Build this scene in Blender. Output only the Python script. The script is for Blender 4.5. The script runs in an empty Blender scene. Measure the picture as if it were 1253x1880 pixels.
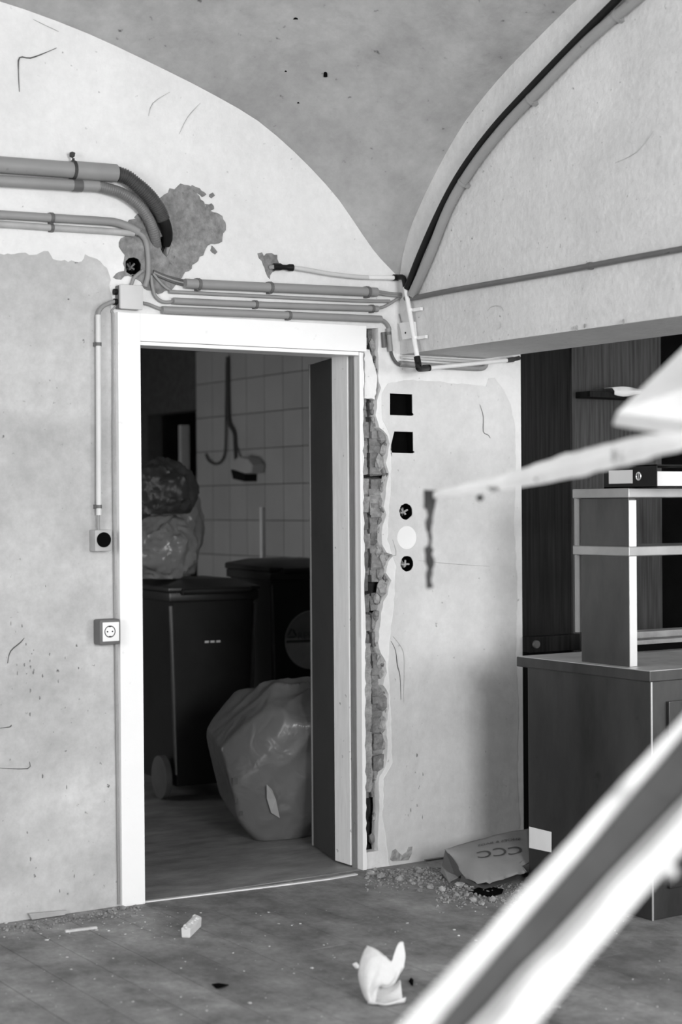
import bpy, bmesh, math, random
import numpy as np
from mathutils import Vector, Matrix, noise
from mathutils.geometry import tessellate_polygon
random.seed(11)
S = bpy.context.scene
COL = S.collection

# ------------------------------------------------------------------ camera
FPX, CX, CY = 3100.0, 626.5, 940.0
YAW, PITCH, ROLL = math.radians(33.0), math.radians(-0.19), math.radians(0.4)
CAM = Vector((-3.808, -5.431, 1.406))
FW = Vector((math.sin(YAW)*math.cos(PITCH), math.cos(YAW)*math.cos(PITCH), math.sin(PITCH)))
_r0 = Vector((math.cos(YAW), -math.sin(YAW), 0)); _u0 = _r0.cross(FW)
RT = _r0*math.cos(ROLL) - _u0*math.sin(ROLL)
UP = _u0*math.cos(ROLL) + _r0*math.sin(ROLL)
cd = bpy.data.cameras.new('camera'); cam = bpy.data.objects.new('camera', cd); COL.objects.link(cam)
cam.matrix_world = Matrix(((RT.x, UP.x, -FW.x, CAM.x), (RT.y, UP.y, -FW.y, CAM.y), (RT.z, UP.z, -FW.z, CAM.z), (0, 0, 0, 1)))
cd.sensor_fit = 'VERTICAL'; cd.sensor_height = 36.0; cd.lens = FPX/1880*36.0
cd.clip_start = 0.05; cd.clip_end = 60
cd.dof.use_dof = True; cd.dof.focus_distance = 6.3; cd.dof.aperture_fstop = 2.1; cd.dof.aperture_blades = 0
S.camera = cam

# ------------------------------------------------------------------ light
S.view_settings.view_transform = 'Standard'; S.view_settings.look = 'None'
S.view_settings.gamma = 1.0; S.view_settings.use_curve_mapping = False
S.view_settings.exposure = 0.3
w = bpy.data.worlds.new('world'); S.world = w; w.use_nodes = True
w.node_tree.nodes['Background'].inputs[0].default_value = (1, 1, 1, 1)
w.node_tree.nodes['Background'].inputs[1].default_value = 1.0
def area(name, loc, direction, sx, sy, power, spread=180):
    l = bpy.data.lights.new(name, 'AREA'); l.shape = 'RECTANGLE'; l.size = sx; l.size_y = sy; l.energy = power
    l.spread = math.radians(spread)
    o = bpy.data.objects.new(name, l); COL.objects.link(o); o.location = loc
    o.rotation_euler = Vector(direction).to_track_quat('-Z', 'Y').to_euler()
    return o
# daylight through the shop windows in the front walls of both rooms
area('window_light_main', (-2.1, -7.12, 2.05), (0, 1, 0), 1.5, 1.5, 190)
area('window_light_second', (2.4, -7.12, 1.55), (0, 1, 0), 2.0, 1.8, 110)
area('side_fill_light', (-6.12, -3.6, 1.9), (1, 0, 0), 1.8, 1.8, 95)  # added fill light at the windowless side wall, brightens the right wall
area('window_light_back', (-2.22, 3.0, 1.15), (1, 0, 0), 1.2, .9, 8.5)     # small window of the back room
S.cycles.use_denoising = True
S.cycles.max_bounces = 10; S.cycles.diffuse_bounces = 6; S.cycles.transparent_max_bounces = 12
S.cycles.sample_clamp_indirect = 8.0

# ------------------------------------------------------------------ photo pixel -> point on a real plane
def ray(px, py): return FW + RT*((px-CX)/FPX) + UP*((CY-py)/FPX)
def D(px, py, off=0.0):                      # on the door wall, off metres in front of it
    r = ray(px, py); return CAM + r*((-off-CAM.y)/r.y)
def DY(px, py, y): return D(px, py, -y)
def RW(px, py, off=0.0):                     # on the right wall plane x = -off
    r = ray(px, py); return CAM + r*((-off-CAM.x)/r.x)
def FL(px, py, z=0.0):
    r = ray(px, py); return CAM + r*((z-CAM.z)/r.z)
def AT(px, py, d): return CAM + ray(px, py)*d

# ------------------------------------------------------------------ materials
def mat(name, c, var=.12, sc=4., rough=.75, bump=.15, bsc=45., metal=0., speck=0., ssc=55., strk=(1, 1, 1), rnd=0., alpha=1., spec=.4, c2=None, blotch=0., bdist=.004, fine=0., fsc=60.):
    m = bpy.data.materials.new(name); m.use_nodes = True
    nt = m.node_tree; N = nt.nodes; L = nt.links
    b = N['Principled BSDF']
    b.inputs['Roughness'].default_value = rough; b.inputs['Metallic'].default_value = metal
    b.inputs['Specular IOR Level'].default_value = spec
    geo = N.new('ShaderNodeNewGeometry'); mp = N.new('ShaderNodeMapping'); mp.inputs['Scale'].default_value = strk
    L.new(geo.outputs['Position'], mp.inputs['Vector'])
    n1 = N.new('ShaderNodeTexNoise'); n1.inputs['Scale'].default_value = sc; n1.inputs['Detail'].default_value = 9; n1.inputs['Roughness'].default_value = .62
    L.new(mp.outputs[0], n1.inputs['Vector'])
    mr = N.new('ShaderNodeMapRange'); mr.inputs['From Min'].default_value = .3; mr.inputs['From Max'].default_value = .7
    mr.inputs['To Min'].default_value = c*(1-var); mr.inputs['To Max'].default_value = (c2 if c2 is not None else min(1, c*(1+var)))
    L.new(n1.outputs['Fac'], mr.inputs['Value'])
    val = mr.outputs[0]
    def mul(v, fac):
        k = N.new('ShaderNodeMath'); k.operation = 'MULTIPLY'; L.new(v, k.inputs[0]); L.new(fac, k.inputs[1]); return k.outputs[0]
    if fine:
        nf_ = N.new('ShaderNodeTexNoise'); nf_.inputs['Scale'].default_value = fsc; nf_.inputs['Detail'].default_value = 8; nf_.inputs['Roughness'].default_value = .7
        L.new(mp.outputs[0], nf_.inputs['Vector'])
        q = N.new('ShaderNodeMapRange'); q.inputs['From Min'].default_value = .3; q.inputs['From Max'].default_value = .7
        q.inputs['To Min'].default_value = 1-fine; q.inputs['To Max'].default_value = 1+fine*.4
        L.new(nf_.outputs['Fac'], q.inputs['Value']); val = mul(val, q.outputs[0])
    if blotch:
        nb = N.new('ShaderNodeTexNoise'); nb.inputs['Scale'].default_value = 1.3; nb.inputs['Detail'].default_value = 5; nb.inputs['Distortion'].default_value = .8
        L.new(mp.outputs[0], nb.inputs['Vector'])
        q = N.new('ShaderNodeMapRange'); q.inputs['From Min'].default_value = .4; q.inputs['From Max'].default_value = .62
        q.inputs['To Min'].default_value = 1-blotch; q.inputs['To Max'].default_value = 1
        L.new(nb.outputs['Fac'], q.inputs['Value']); val = mul(val, q.outputs[0])
    if speck:
        n2 = N.new('ShaderNodeTexNoise'); n2.inputs['Scale'].default_value = ssc; n2.inputs['Detail'].default_value = 3
        L.new(geo.outputs['Position'], n2.inputs['Vector'])
        q = N.new('ShaderNodeMapRange'); q.inputs['From Min'].default_value = .23; q.inputs['From Max'].default_value = .31
        q.inputs['To Min'].default_value = 1-speck; q.inputs['To Max'].default_value = 1
        L.new(n2.outputs['Fac'], q.inputs['Value']); val = mul(val, q.outputs[0])
    if rnd:
        oi = N.new('ShaderNodeObjectInfo'); q = N.new('ShaderNodeMapRange')
        q.inputs['To Min'].default_value = 1-rnd; q.inputs['To Max'].default_value = 1+rnd
        L.new(oi.outputs['Random'], q.inputs['Value']); val = mul(val, q.outputs[0])
    cc = N.new('ShaderNodeCombineColor')
    for i in range(3): L.new(val, cc.inputs[i])
    L.new(cc.outputs[0], b.inputs['Base Color'])
    if bump:
        n3 = N.new('ShaderNodeTexNoise'); n3.inputs['Scale'].default_value = bsc; n3.inputs['Detail'].default_value = 6
        L.new(mp.outputs[0], n3.inputs['Vector'])
        bp = N.new('ShaderNodeBump'); bp.inputs['Strength'].default_value = bump; bp.inputs['Distance'].default_value = bdist*3
        L.new(n3.outputs['Fac'], bp.inputs['Height']); L.new(bp.outputs[0], b.inputs['Normal'])
    if alpha < 1: b.inputs['Alpha'].default_value = alpha
    return m
MT = dict(
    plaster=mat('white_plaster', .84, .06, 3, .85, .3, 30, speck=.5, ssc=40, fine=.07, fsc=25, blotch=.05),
    socket_plaster=mat('smoothed_plaster', .72, .10, 3, .8, .25, 25, speck=.5, ssc=38, blotch=.09, fine=.09, fsc=22),
    right_plaster=mat('rough_plaster', .70, .08, 4, .85, .32, 38, speck=.6, ssc=42, fine=.10, fsc=30, blotch=.08),
    grey_paint=mat('grey_wall_paint', .58, .16, 4, .75, .25, 26, speck=.8, ssc=36, blotch=.2, fine=.14, fsc=26),
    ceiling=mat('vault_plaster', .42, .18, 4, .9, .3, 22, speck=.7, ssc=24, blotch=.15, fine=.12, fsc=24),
    mortar=mat('grey_mortar', .27, .3, 10, .9, .6, 60, speck=.4, fine=.3, fsc=40),
    mortar_pale=mat('pale_mortar', .40, .35, 14, .95, .8, 70, speck=.6, fine=.3, fsc=60),
    brick=mat('old_brick', .27, .4, 14, .95, .8, 80, speck=.7, rnd=.4, fine=.3, fsc=60),
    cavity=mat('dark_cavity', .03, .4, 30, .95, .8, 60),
    frame=mat('white_gloss_paint', .93, .02, 5, .45, .08, 30, speck=.12, ssc=30),
    frame_dark=mat('dark_jamb_edge', .26, .2, 12, .7, .2, 40, strk=(8, 8, .6), speck=.5),  # darker streaked tone of the right jamb edge
    jamb=mat('painted_jamb', .88, .08, 10, .5, .1, 30, strk=(4, 4, .5), speck=.7, ssc=34),
    floor=mat('laminate', .29, .45, 5, .65, .15, 60, strk=(1.4, 1, 1), rnd=.05, speck=.4, ssc=26, blotch=.3, c2=.42, fine=.28, fsc=30),
    floor_base=mat('dusty_subfloor', .03, .3, 9, .8, .2, 60),
    floor_back=mat('back_room_floor', .25, .35, 5, .5, .15, 40, strk=(1, 2, 1), blotch=.2),
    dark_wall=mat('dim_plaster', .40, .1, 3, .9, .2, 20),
    tile=mat('glazed_wall_tile', .62, .05, 4, .35, .02, 10, rnd=.05),
    grout=mat('dark_grout', .12, .2, 20, .9, .2, 50),
    pvc=mat('grey_conduit', .29, .08, 6, .45, .05, 30, speck=.3, ssc=30),
    pvc_dark=mat('dark_conduit', .13, .15, 8, .45, .05, 30),
    pvc_light=mat('light_conduit', .66, .06, 8, .4, .03, 30),
    flex=mat('corrugated_hose', .075, .2, 10, .4, 0),
    flex2=mat('corrugated_hose_grey', .17, .2, 10, .45, 0),
    black=mat('black_plastic', .01, .2, 12, .5, .05, 40, spec=.2),
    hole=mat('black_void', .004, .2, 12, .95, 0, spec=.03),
    cable=mat('grey_cable', .28, .1, 10, .5, .03, 40),
    cable_dark=mat('dark_cable', .10, .1, 10, .5, .03, 40),
    whitepipe=mat('white_plastic_pipe', .86, .03, 6, .35, .02, 30, spec=.5),
    boxplastic=mat('pale_box_plastic', .62, .05, 6, .5, .03, 30),
    boxgrey=mat('grey_box_plastic', .13, .1, 8, .5, .05, 40),
    boxmid=mat('weathered_box_plastic', .42, .15, 14, .5, .05, 40),
    whiteplate=mat('white_switch_plastic', .90, .02, 6, .4, .0, 30),
    crack=mat('crack_shadow_gap', .10, .2, 20, .9, 0),
    cracklight=mat('fine_crack', .42, .2, 20, .9, 0),
    steel=mat('stainless_steel', .11, .3, 5, .34, .03, 12, metal=.92, strk=(1, 1, .35), speck=.25, ssc=9),
    steel_top=mat('worn_steel_top', .66, .2, 8, .42, .05, 20, metal=.55, speck=.6, ssc=16),
    steel_tier=mat('brushed_steel_tier', .42, .15, 5, .4, .03, 12, metal=.8, speck=.2, ssc=9),
    steel_edge=mat('bright_steel_edge', .85, .05, 5, .28, 0, metal=.8),
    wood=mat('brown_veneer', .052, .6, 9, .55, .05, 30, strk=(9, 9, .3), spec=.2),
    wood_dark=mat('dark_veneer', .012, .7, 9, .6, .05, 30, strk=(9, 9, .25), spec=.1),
    board=mat('dusty_board', .30, .3, 10, .7, .1, 40),
    binpl=mat('bin_plastic', .022, .2, 6, .38, .05, 60, spec=.5),
    binrib=mat('bin_edge_highlight', .06, .2, 6, .22, 0, spec=.9),  # lighter and glossier than the bin, gives its corners their highlight
    sticker=mat('sticker_paper', .42, .15, 8, .5, 0),
    sticker_dark=mat('sticker_print', .20, .15, 10, .5, 0),
    ink=mat('dark_ink', .07, .15, 10, .6, 0),
    cardboard=mat('grey_cardboard', .24, .08, 6, .8, .08, 60),
    paper=mat('white_paper', .80, .05, 8, .8, .1, 40),
    rubble=mat('plaster_rubble', .34, .5, 30, .95, .5, 80, rnd=.25),
    chip=mat('plaster_chip', .62, .3, 30, .95, .3, 80),
    foam=mat('white_foam', .68, .06, 20, .85, .3, 60),
    fgwhite=mat('peeling_white_paint', .60, .12, 9, .7, .3, 25, speck=.4, ssc=14, blotch=.25),
    fgwhite2=mat('blotchy_white_paint', .88, .06, 9, .7, .3, 25, speck=.4, ssc=14, blotch=.15),
    fgchannel=mat('bare_grey_metal', .05, .4, 6, .6, .2, 30, blotch=.4),
    rust=mat('rusty_iron', .05, .5, 20, .8, .5, 50),
    leaf_panel=mat('dark_laminate', .06, .1, 6, .6, .03, 30, spec=.2),
    metal_trim=mat('worn_metal_strip', .80, .12, 12, .4, .1, 40, metal=.3),
    film_edge=mat('bag_film_edge', .42, .1, 10, .3, .1, 20),
)
# clear plastic film of the waste bags: milky, glossy and partly see-through
def film(name, c, clear):
    m = bpy.data.materials.new(name); m.use_nodes = True; nt = m.node_tree; N = nt.nodes; L = nt.links
    b = N['Principled BSDF']; b.inputs['Base Color'].default_value = (c, c, c, 1); b.inputs['Roughness'].default_value = .28
    b.inputs['Specular IOR Level'].default_value = .6
    geo = N.new('ShaderNodeNewGeometry'); n = N.new('ShaderNodeTexNoise'); n.inputs['Scale'].default_value = 9; n.inputs['Distortion'].default_value = 1.2
    L.new(geo.outputs['Position'], n.inputs['Vector'])
    bp = N.new('ShaderNodeBump'); bp.inputs['Strength'].default_value = .5; bp.inputs['Distance'].default_value = .02
    L.new(n.outputs['Fac'], bp.inputs['Height']); L.new(bp.outputs[0], b.inputs['Normal'])
    t = N.new('ShaderNodeBsdfTransparent'); mx = N.new('ShaderNodeMixShader'); mx.inputs[0].default_value = clear
    L.new(b.outputs[0], mx.inputs[1]); L.new(t.outputs[0], mx.inputs[2]); L.new(mx.outputs[0], N['Material Output'].inputs[0])
    return m
MT['film'] = film('clear_bag_film', .20, .3)
MT['film_dim'] = film('milky_bag_film', .30, .12)
MT['film_dark'] = film('dark_bag_film', .05, .05); MT['film_dark'].node_tree.nodes['Principled BSDF'].inputs['Roughness'].default_value = .5

# ------------------------------------------------------------------ mesh builder
class MB:
    def __init__(s): s.v = []; s.f = []
    def add(s, vs, fs):
        o = len(s.v); s.v += [Vector(p) for p in vs]; s.f += [tuple(i+o for i in f) for f in fs]; return s
    def box(s, x0, x1, y0, y1, z0, z1):
        return s.add([(x0, y0, z0), (x1, y0, z0), (x1, y1, z0), (x0, y1, z0), (x0, y0, z1), (x1, y0, z1), (x1, y1, z1), (x0, y1, z1)],
                     [(0, 3, 2, 1), (4, 5, 6, 7), (0, 1, 5, 4), (1, 2, 6, 5), (2, 3, 7, 6), (3, 0, 4, 7)])
    def obox(s, c, ax, ay, az, hx, hy, hz):
        c, ax, ay, az = Vector(c), Vector(ax).normalized(), Vector(ay).normalized(), Vector(az).normalized()
        vs = [c+ax*i*hx+ay*j*hy+az*k*hz for k in (-1, 1) for i, j in ((-1, -1), (1, -1), (1, 1), (-1, 1))]
        return s.add(vs, [(0, 3, 2, 1), (4, 5, 6, 7), (0, 1, 5, 4), (1, 2, 6, 5), (2, 3, 7, 6), (3, 0, 4, 7)])
    def prism(s, pts, vec):                    # polygon pts extruded by vec
        pts = [Vector(p) for p in pts]; n = len(pts); vec = Vector(vec)
        tri = tessellate_polygon([pts])
        o = pts + [p+vec for p in pts]
        fs = [tuple(t) for t in tri] + [tuple(i+n for i in reversed(t)) for t in tri] + [(i, (i+1) % n, (i+1) % n+n, i+n) for i in range(n)]
        return s.add(o, fs)
    def sheet(s, outer, holes, fn, w0, w1):    # 2-D outline with holes, thickness w0..w1
        loops = [outer]+holes
        flat = [p for l in loops for p in l]; n = len(flat)
        tri = tessellate_polygon([[Vector((p[0], p[1], 0)) for p in l] for l in loops])
        fs = [tuple(t) for t in tri] + [tuple(i+n for i in t) for t in tri]
        o = 0
        for l in loops:
            k = len(l); fs += [(o+i, o+(i+1) % k, o+(i+1) % k+n, o+i+n) for i in range(k)]; o += k
        return s.add([fn(p[0], p[1], w0) for p in flat]+[fn(p[0], p[1], w1) for p in flat], fs)
    def tube(s, pts, r, n=12, cap=True, sub=6, sq=None):
        P = spline(pts, sub) if sub > 1 and len(pts) > 2 else [Vector(p) for p in pts]
        m = len(P); rr = r if callable(r) else (lambda t: r)
        t0 = (P[1]-P[0]).normalized(); a = t0.orthogonal().normalized()
        rings = []
        for i, p in enumerate(P):
            t = (P[min(i+1, m-1)]-P[max(i-1, 0)]).normalized()
            a = (a - t*a.dot(t)).normalized(); b = t.cross(a); R_ = rr(i/(m-1))
            rings.append([p+(a*math.cos(2*math.pi*k/n)+b*math.sin(2*math.pi*k/n))*R_ for k in range(n)])
        vs = [q for ring in rings for q in ring]
        fs = [(i*n+k, i*n+(k+1) % n, (i+1)*n+(k+1) % n, (i+1)*n+k) for i in range(m-1) for k in range(n)]
        if cap: fs += [tuple(range(n-1, -1, -1)), tuple(range((m-1)*n, m*n))]
        return s.add(vs, fs)
    def disc(s, c, nrm, r, h, n=24):           # short cylinder
        c = Vector(c); nrm = Vector(nrm).normalized()
        return s.tube([c, c+nrm*h], r, n, True, 1)
    def rock(s, c, r, sq=(1, 1, .7), seed=0):
        rnd = random.Random(seed)
        bm = bmesh.new(); bmesh.ops.create_icosphere(bm, subdivisions=1, radius=1)
        rot = Matrix.Rotation(rnd.uniform(0, 6.28), 3, 'Z')
        vs = []
        for v in bm.verts:
            k = rnd.uniform(.65, 1.1); p = rot @ Vector((v.co.x*sq[0], v.co.y*sq[1], v.co.z*sq[2]))*k*r
            vs.append(Vector(c)+p)
        bm.verts.index_update(); fs = [tuple(v.index for v in f.verts) for f in bm.faces]; bm.free()
        return s.add(vs, fs)
def spline(pts, sub):
    P = [Vector(p) for p in pts]; out = []
    for i in range(len(P)-1):
        p0, p1, p2, p3 = P[max(i-1, 0)], P[i], P[i+1], P[min(i+2, len(P)-1)]
        for k in range(sub):
            t = k/sub
            out.append(.5*((2*p1)+(p2-p0)*t+(2*p0-5*p1+4*p2-p3)*t*t+(3*p1-p0-3*p2+p3)*t**3))
    return out+[P[-1]]
def obj(name, mb, m, parent=None, smooth=False, origin=None, bevel=0., fix=True):
    me = bpy.data.meshes.new(name)
    if origin is None:
        if parent is not None: origin = parent.location
        else:
            xs = [p.x for p in mb.v]; ys = [p.y for p in mb.v]; zs = [p.z for p in mb.v]
            origin = Vector(((min(xs)+max(xs))/2, (min(ys)+max(ys))/2, min(zs)))
    org = Vector(origin)
    base = org
    me.from_pydata([p-base for p in mb.v], [], mb.f)
    if fix:
        bm = bmesh.new(); bm.from_mesh(me); bmesh.ops.recalc_face_normals(bm, faces=bm.faces)
        if bevel:
            es = [e for e in bm.edges if len(e.link_faces) == 2 and e.calc_face_angle(0) > .6]
            bmesh.ops.bevel(bm, geom=es, offset=bevel, segments=2, profile=.6, affect='EDGES', clamp_overlap=True)
        bm.to_mesh(me); bm.free()
    me.materials.append(MT[m] if isinstance(m, str) else m)
    if smooth:
        me.polygons.foreach_set('use_smooth', [True]*len(me.polygons))
        if smooth != 'all':
            try: me.set_sharp_from_angle(angle=math.radians(40))
            except Exception: pass
    me.update()
    o = bpy.data.objects.new(name, me); COL.objects.link(o)
    if parent is None: o.location = org
    else:
        o.parent = parent; o.location = org - world_loc(parent)
    return o
def world_loc(o):
    l = Vector(o.location)
    while o.parent: o = o.parent; l += o.location
    return l
# children are always built with the origin of their parent, so their own location is zero
def part(name, mb, m, parent, smooth=False, bevel=0., label=None):
    o = obj(name, mb, m, parent, smooth, world_loc(parent), bevel)
    if label: o['label'] = label
    return o
def tag(o, label, cat, group=None, kind=None):
    o['label'] = label; o['category'] = cat
    if group: o['group'] = group
    if kind: o['kind'] = kind
    return o
def thing(name, label, cat, loc, group=None):
    o = bpy.data.objects.new(name, None); COL.objects.link(o); o.location = Vector(loc); o.empty_display_size = .05
    return tag(o, label, cat, group)
def struct(name, mb, m, label, cat, smooth=False):
    return tag(obj(name, mb, m, None, smooth), label, cat, None, 'structure')
def jag(pts, step, amp, seed=0, closed=True):    # roughen a 2-D outline
    rnd = random.Random(seed); out = []
    n = len(pts)
    for i in range(n if closed else n-1):
        a, b = Vector(pts[i]).to_2d(), Vector(pts[(i+1) % n]).to_2d(); L = (b-a).length; k = max(1, int(L/step))
        nr = Vector((-(b-a).y, (b-a).x)).normalized() if L > 0 else Vector((0, 0))
        for j in range(k):
            p = a.lerp(b, j/k); out.append(p + (nr*rnd.uniform(-amp, amp) if j or closed else nr*0))
    if not closed: out.append(Vector(pts[-1]).to_2d())
    return out
def wxz(pxs, off=0.):  # photo outline on the door wall -> (x,z) list
    return [Vector((D(*p, off).x, D(*p, off).z)) for p in pxs]
def circ(cx, cz, r, n=20, j=0., seed=1):
    rnd = random.Random(seed)
    return [Vector((cx+math.cos(2*math.pi*i/n)*r*(1+rnd.uniform(-j, j)), cz+math.sin(2*math.pi*i/n)*r*(1+rnd.uniform(-j, j)))) for i in range(n)]
fx = lambda u, v, w_: Vector((u, w_, v))          # sheet in a y = const plane
fy = lambda u, v, w_: Vector((w_, u, v))          # sheet in an x = const plane
def rect(a, b, c, d): return [Vector((a, c)), Vector((b, c)), Vector((b, d)), Vector((a, d))]

# ================================================================== SETTING
# ---- vault ----
def herm(tab):
    X = [t[0] for t in tab]; Y = [t[1] for t in tab]; n = len(X); m = []
    for i in range(n):
        if i == 0: m.append((Y[1]-Y[0])/(X[1]-X[0]))
        elif i == n-1: m.append(0)
        else: m.append(.5*((Y[i]-Y[i-1])/(X[i]-X[i-1])+(Y[i+1]-Y[i])/(X[i+1]-X[i])))
    def f(x):
        if x >= X[-1]: return Y[-1]
        i = max(0, min(n-2, next(k for k in range(n-1) if x <= X[k+1])))
        h = X[i+1]-X[i]; t = (x-X[i])/h
        return Y[i]*(2*t**3-3*t*t+1)+h*m[i]*(t**3-2*t*t+t)+Y[i+1]*(-2*t**3+3*t*t)+h*m[i+1]*(t**3-t*t)
    return f
Z0 = 2.30
Af = herm([(0, 0), (.057, .045), (.111, .09), (.199, .188), (.271, .271), (.398, .382), (.506, .462), (.635, .541), (.808, .609), (1.03, .683), (1.243, .745), (1.449, .793), (1.647, .828), (2.2, .87)])
Bf = herm([(0, 0), (.02, .075), (.06, .16), (.135, .259), (.242, .372), (.415, .519), (.58, .616), (.843, .735), (1.061, .82), (1.6, .965), (2.4, 1.05)])
def A(d): return Af(d if d <= 3.1 else 6.2-d)
def B(d):
    d = d % 4.8
    return Bf(d if d <= 2.4 else 4.8-d)
def vault(x, y):
    a, b = max(0, A(-x)), max(0, B(-y)); p = 1.55
    return Z0 + (a**p+b**p)**(1/p) + .006*noise.noise(Vector((x*2.3, y*2.3, 3)))
def spaced(L, period):
    out = []; k = 0
    while k*period < L-1e-6:
        half = period/2
        for t in np.linspace(0, 1, 34)[:-1]:
            q = half*(t**1.7); out.append(k*period+q)
        for t in np.linspace(1, 0, 34)[:-1]:
            out.append((k+1)*period-half*(t**1.7))
        k += 1
    out = sorted(set(round(o, 5) for o in out if o <= L)); out.append(L); return sorted(set(out))
gx = spaced(6.2, 6.2); gy = spaced(7.2, 4.8)
vb = MB(); nx, ny = len(gx), len(gy)
vs = [(-x, -y, vault(-x, -y)) for x in gx for y in gy]
vs += [(p[0], p[1], p[2]+.12) for p in vs]
n_ = nx*ny; fs = []
for i in range(nx-1):
    for j in range(ny-1):
        a = i*ny+j; fs += [(a, a+1, a+ny+1, a+ny), (a+n_, a+ny+n_, a+ny+1+n_, a+1+n_)]
vb.add(vs, fs)
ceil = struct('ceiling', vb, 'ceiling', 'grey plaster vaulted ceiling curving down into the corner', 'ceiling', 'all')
for i, (px, py) in enumerate([(543, 34), (598, 139), (525, 130), (548, 188), (470, 37)]):   # small holes in the plaster
    d0 = 7.0
    for _ in range(60):
        p = AT(px, py, d0); e = vault(p.x, p.y)-p.z if p.y < 0 and p.x < 0 else -1
        d0 += .02 if e > 0 else -.02
        if abs(e) < .015: break
    r_ = (.009, .007, .004, .004, .004)[i]
    b = MB(); b.disc(p-Vector((0, 0, .004)), (0, 0, 1), r_, .03, 12); part('plaster_hole', b, 'hole', ceil)

# ---- door wall ----
OX0, OX1, OZ = -1.139, -.198, 1.998            # clear door opening
strip_edge = [(668, 604), (695, 602), (694, 645), (695, 690), (700, 712), (693, 735), (690, 762), (697, 785), (712, 800), (716, 815), (713, 835), (709, 850), (715, 870), (711, 885), (708, 915), (705, 930), (710, 945), (703, 965), (702, 1000), (711, 1015), (724, 1019), (714, 1030), (709, 1052), (719, 1066), (714, 1078), (712, 1092), (704, 1105), (700, 1125), (698, 1150), (695, 1180), (700, 1200), (709, 1215), (711, 1235), (704, 1258), (714, 1275), (715, 1300), (709, 1330), (712, 1372), (711, 1395), (707, 1410), (697, 1426), (696, 1450), (696, 1500), (695, 1562), (669, 1566)]
sx = wxz(strip_edge)
sx = [sx[0]] + [p for p in jag([(p.x, p.y) for p in sx[1:-1]], .02, .0035, 5, False)] + [sx[-1]]
door_hole = [Vector((-1.215, -.001)), Vector((-1.215, 2.085))] + [Vector((-.18, 2.085))] + [Vector((-.182, sx[0].y+.0))]
# the jagged strip is open to the frame, so the outline of opening and strip is one loop
door_hole = [Vector((-1.215, 0.0)), Vector((-1.215, 2.088)), Vector((sx[0].x-.02, 2.088)), Vector((sx[0].x-.004, sx[0].y+.001))] + sx[1:-1] + [Vector((sx[-1].x-.006, sx[-1].y)), Vector((-.19, 0.0))]
outer = [Vector((-6.3, 0)), Vector((-6.3, 3.6)), Vector((.607, 3.6)), Vector((.607, 0))]
# outline with the door opening as a notch from the floor
loop = [outer[0], outer[1], outer[2], outer[3]] + [Vector(p) for p in reversed(door_hole)]
sq1 = wxz([(716, 722), (757, 724), (757.5, 758), (760, 761), (757, 763.5), (716, 762)])
sq2 = wxz([(724, 792), (758.5, 793), (759, 828), (762, 830), (758, 832.5), (718, 831), (718, 817), (722, 800)])
c1 = D(745.5, 939); c3 = D(747.4, 1034.8); cb = D(243.8, 488.7)
rh1 = circ(c1.x, c1.z, .0315, 22, .07, 3); rh3 = circ(c3.x, c3.z, .031, 22, .04, 4)
ch = wxz([(230, 480), (236, 474), (246, 472.5), (254, 476), (258.5, 485), (258, 496), (252, 503), (240, 505), (231.5, 500), (230, 490)])
ch_pipe = wxz([(291, 437), (300, 433), (313, 436), (314, 450), (309, 466), (305, 472), (298, 465), (292, 452)])
wall = MB(); wall.sheet(loop, [sq1, sq2, rh1, rh3, ch, ch_pipe], fx, 0.0, .045)
wl = struct('wall_left', wall, 'plaster', 'white plastered wall with the doorway, pipes and a vaulted top', 'wall')
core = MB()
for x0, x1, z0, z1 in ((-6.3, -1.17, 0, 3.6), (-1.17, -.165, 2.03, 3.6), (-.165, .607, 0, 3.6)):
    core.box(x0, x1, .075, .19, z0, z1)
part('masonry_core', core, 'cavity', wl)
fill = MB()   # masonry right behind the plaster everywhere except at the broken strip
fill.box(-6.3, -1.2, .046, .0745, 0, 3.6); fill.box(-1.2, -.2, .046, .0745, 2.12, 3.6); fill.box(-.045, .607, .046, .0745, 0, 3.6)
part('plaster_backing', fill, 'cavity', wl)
b = MB()
rb = random.Random(3)
for k in range(64):
    zz = .27+k*.028
    if 1.05 < zz < 1.1 or 1.47 < zz < 1.53 or .95 < zz < .99: continue
    b.box(-.192, -.139+rb.uniform(-.006, .004), rb.uniform(.026, .034), .074, zz, zz+.0278); b.box(-.124+rb.uniform(-.006, .006), -.04, rb.uniform(.026, .042), .074, zz, zz+.0278)
b.v = [v+Vector((0, rb.uniform(-.004, .004), 0)) for v in b.v]
part('mortar_bed', b, 'mortar', wl)['kind'] = 'stuff'
# lower grey paint of the left part of the wall, torn along its top edge
gp = [(-420, 470), (-60, 470), (0, 466), (40, 464), (60, 468), (88, 461), (97, 476), (112, 479), (150, 480), (156, 467), (170, 473), (184, 480), (196, 492), (203, 514), (200, 524), (206, 548), (204, 566), (211, 576), (213, 640)]
gw = wxz(gp)
gw = [Vector((-6.19, 2.24))] + jag([(p.x, p.y) for p in gw[1:-1]], .012, .004, 7, False) + [Vector((-1.227, gw[-1].y)), Vector((-1.227, .001)), Vector((-6.19, .001))]
b = MB(); b.prism([(p.x, -.0018, p.y) for p in gw], (0, .003, 0)); part('grey_paint_layer', b, 'grey_paint', wl, label='grey paint on the lower wall with a torn edge')
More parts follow.
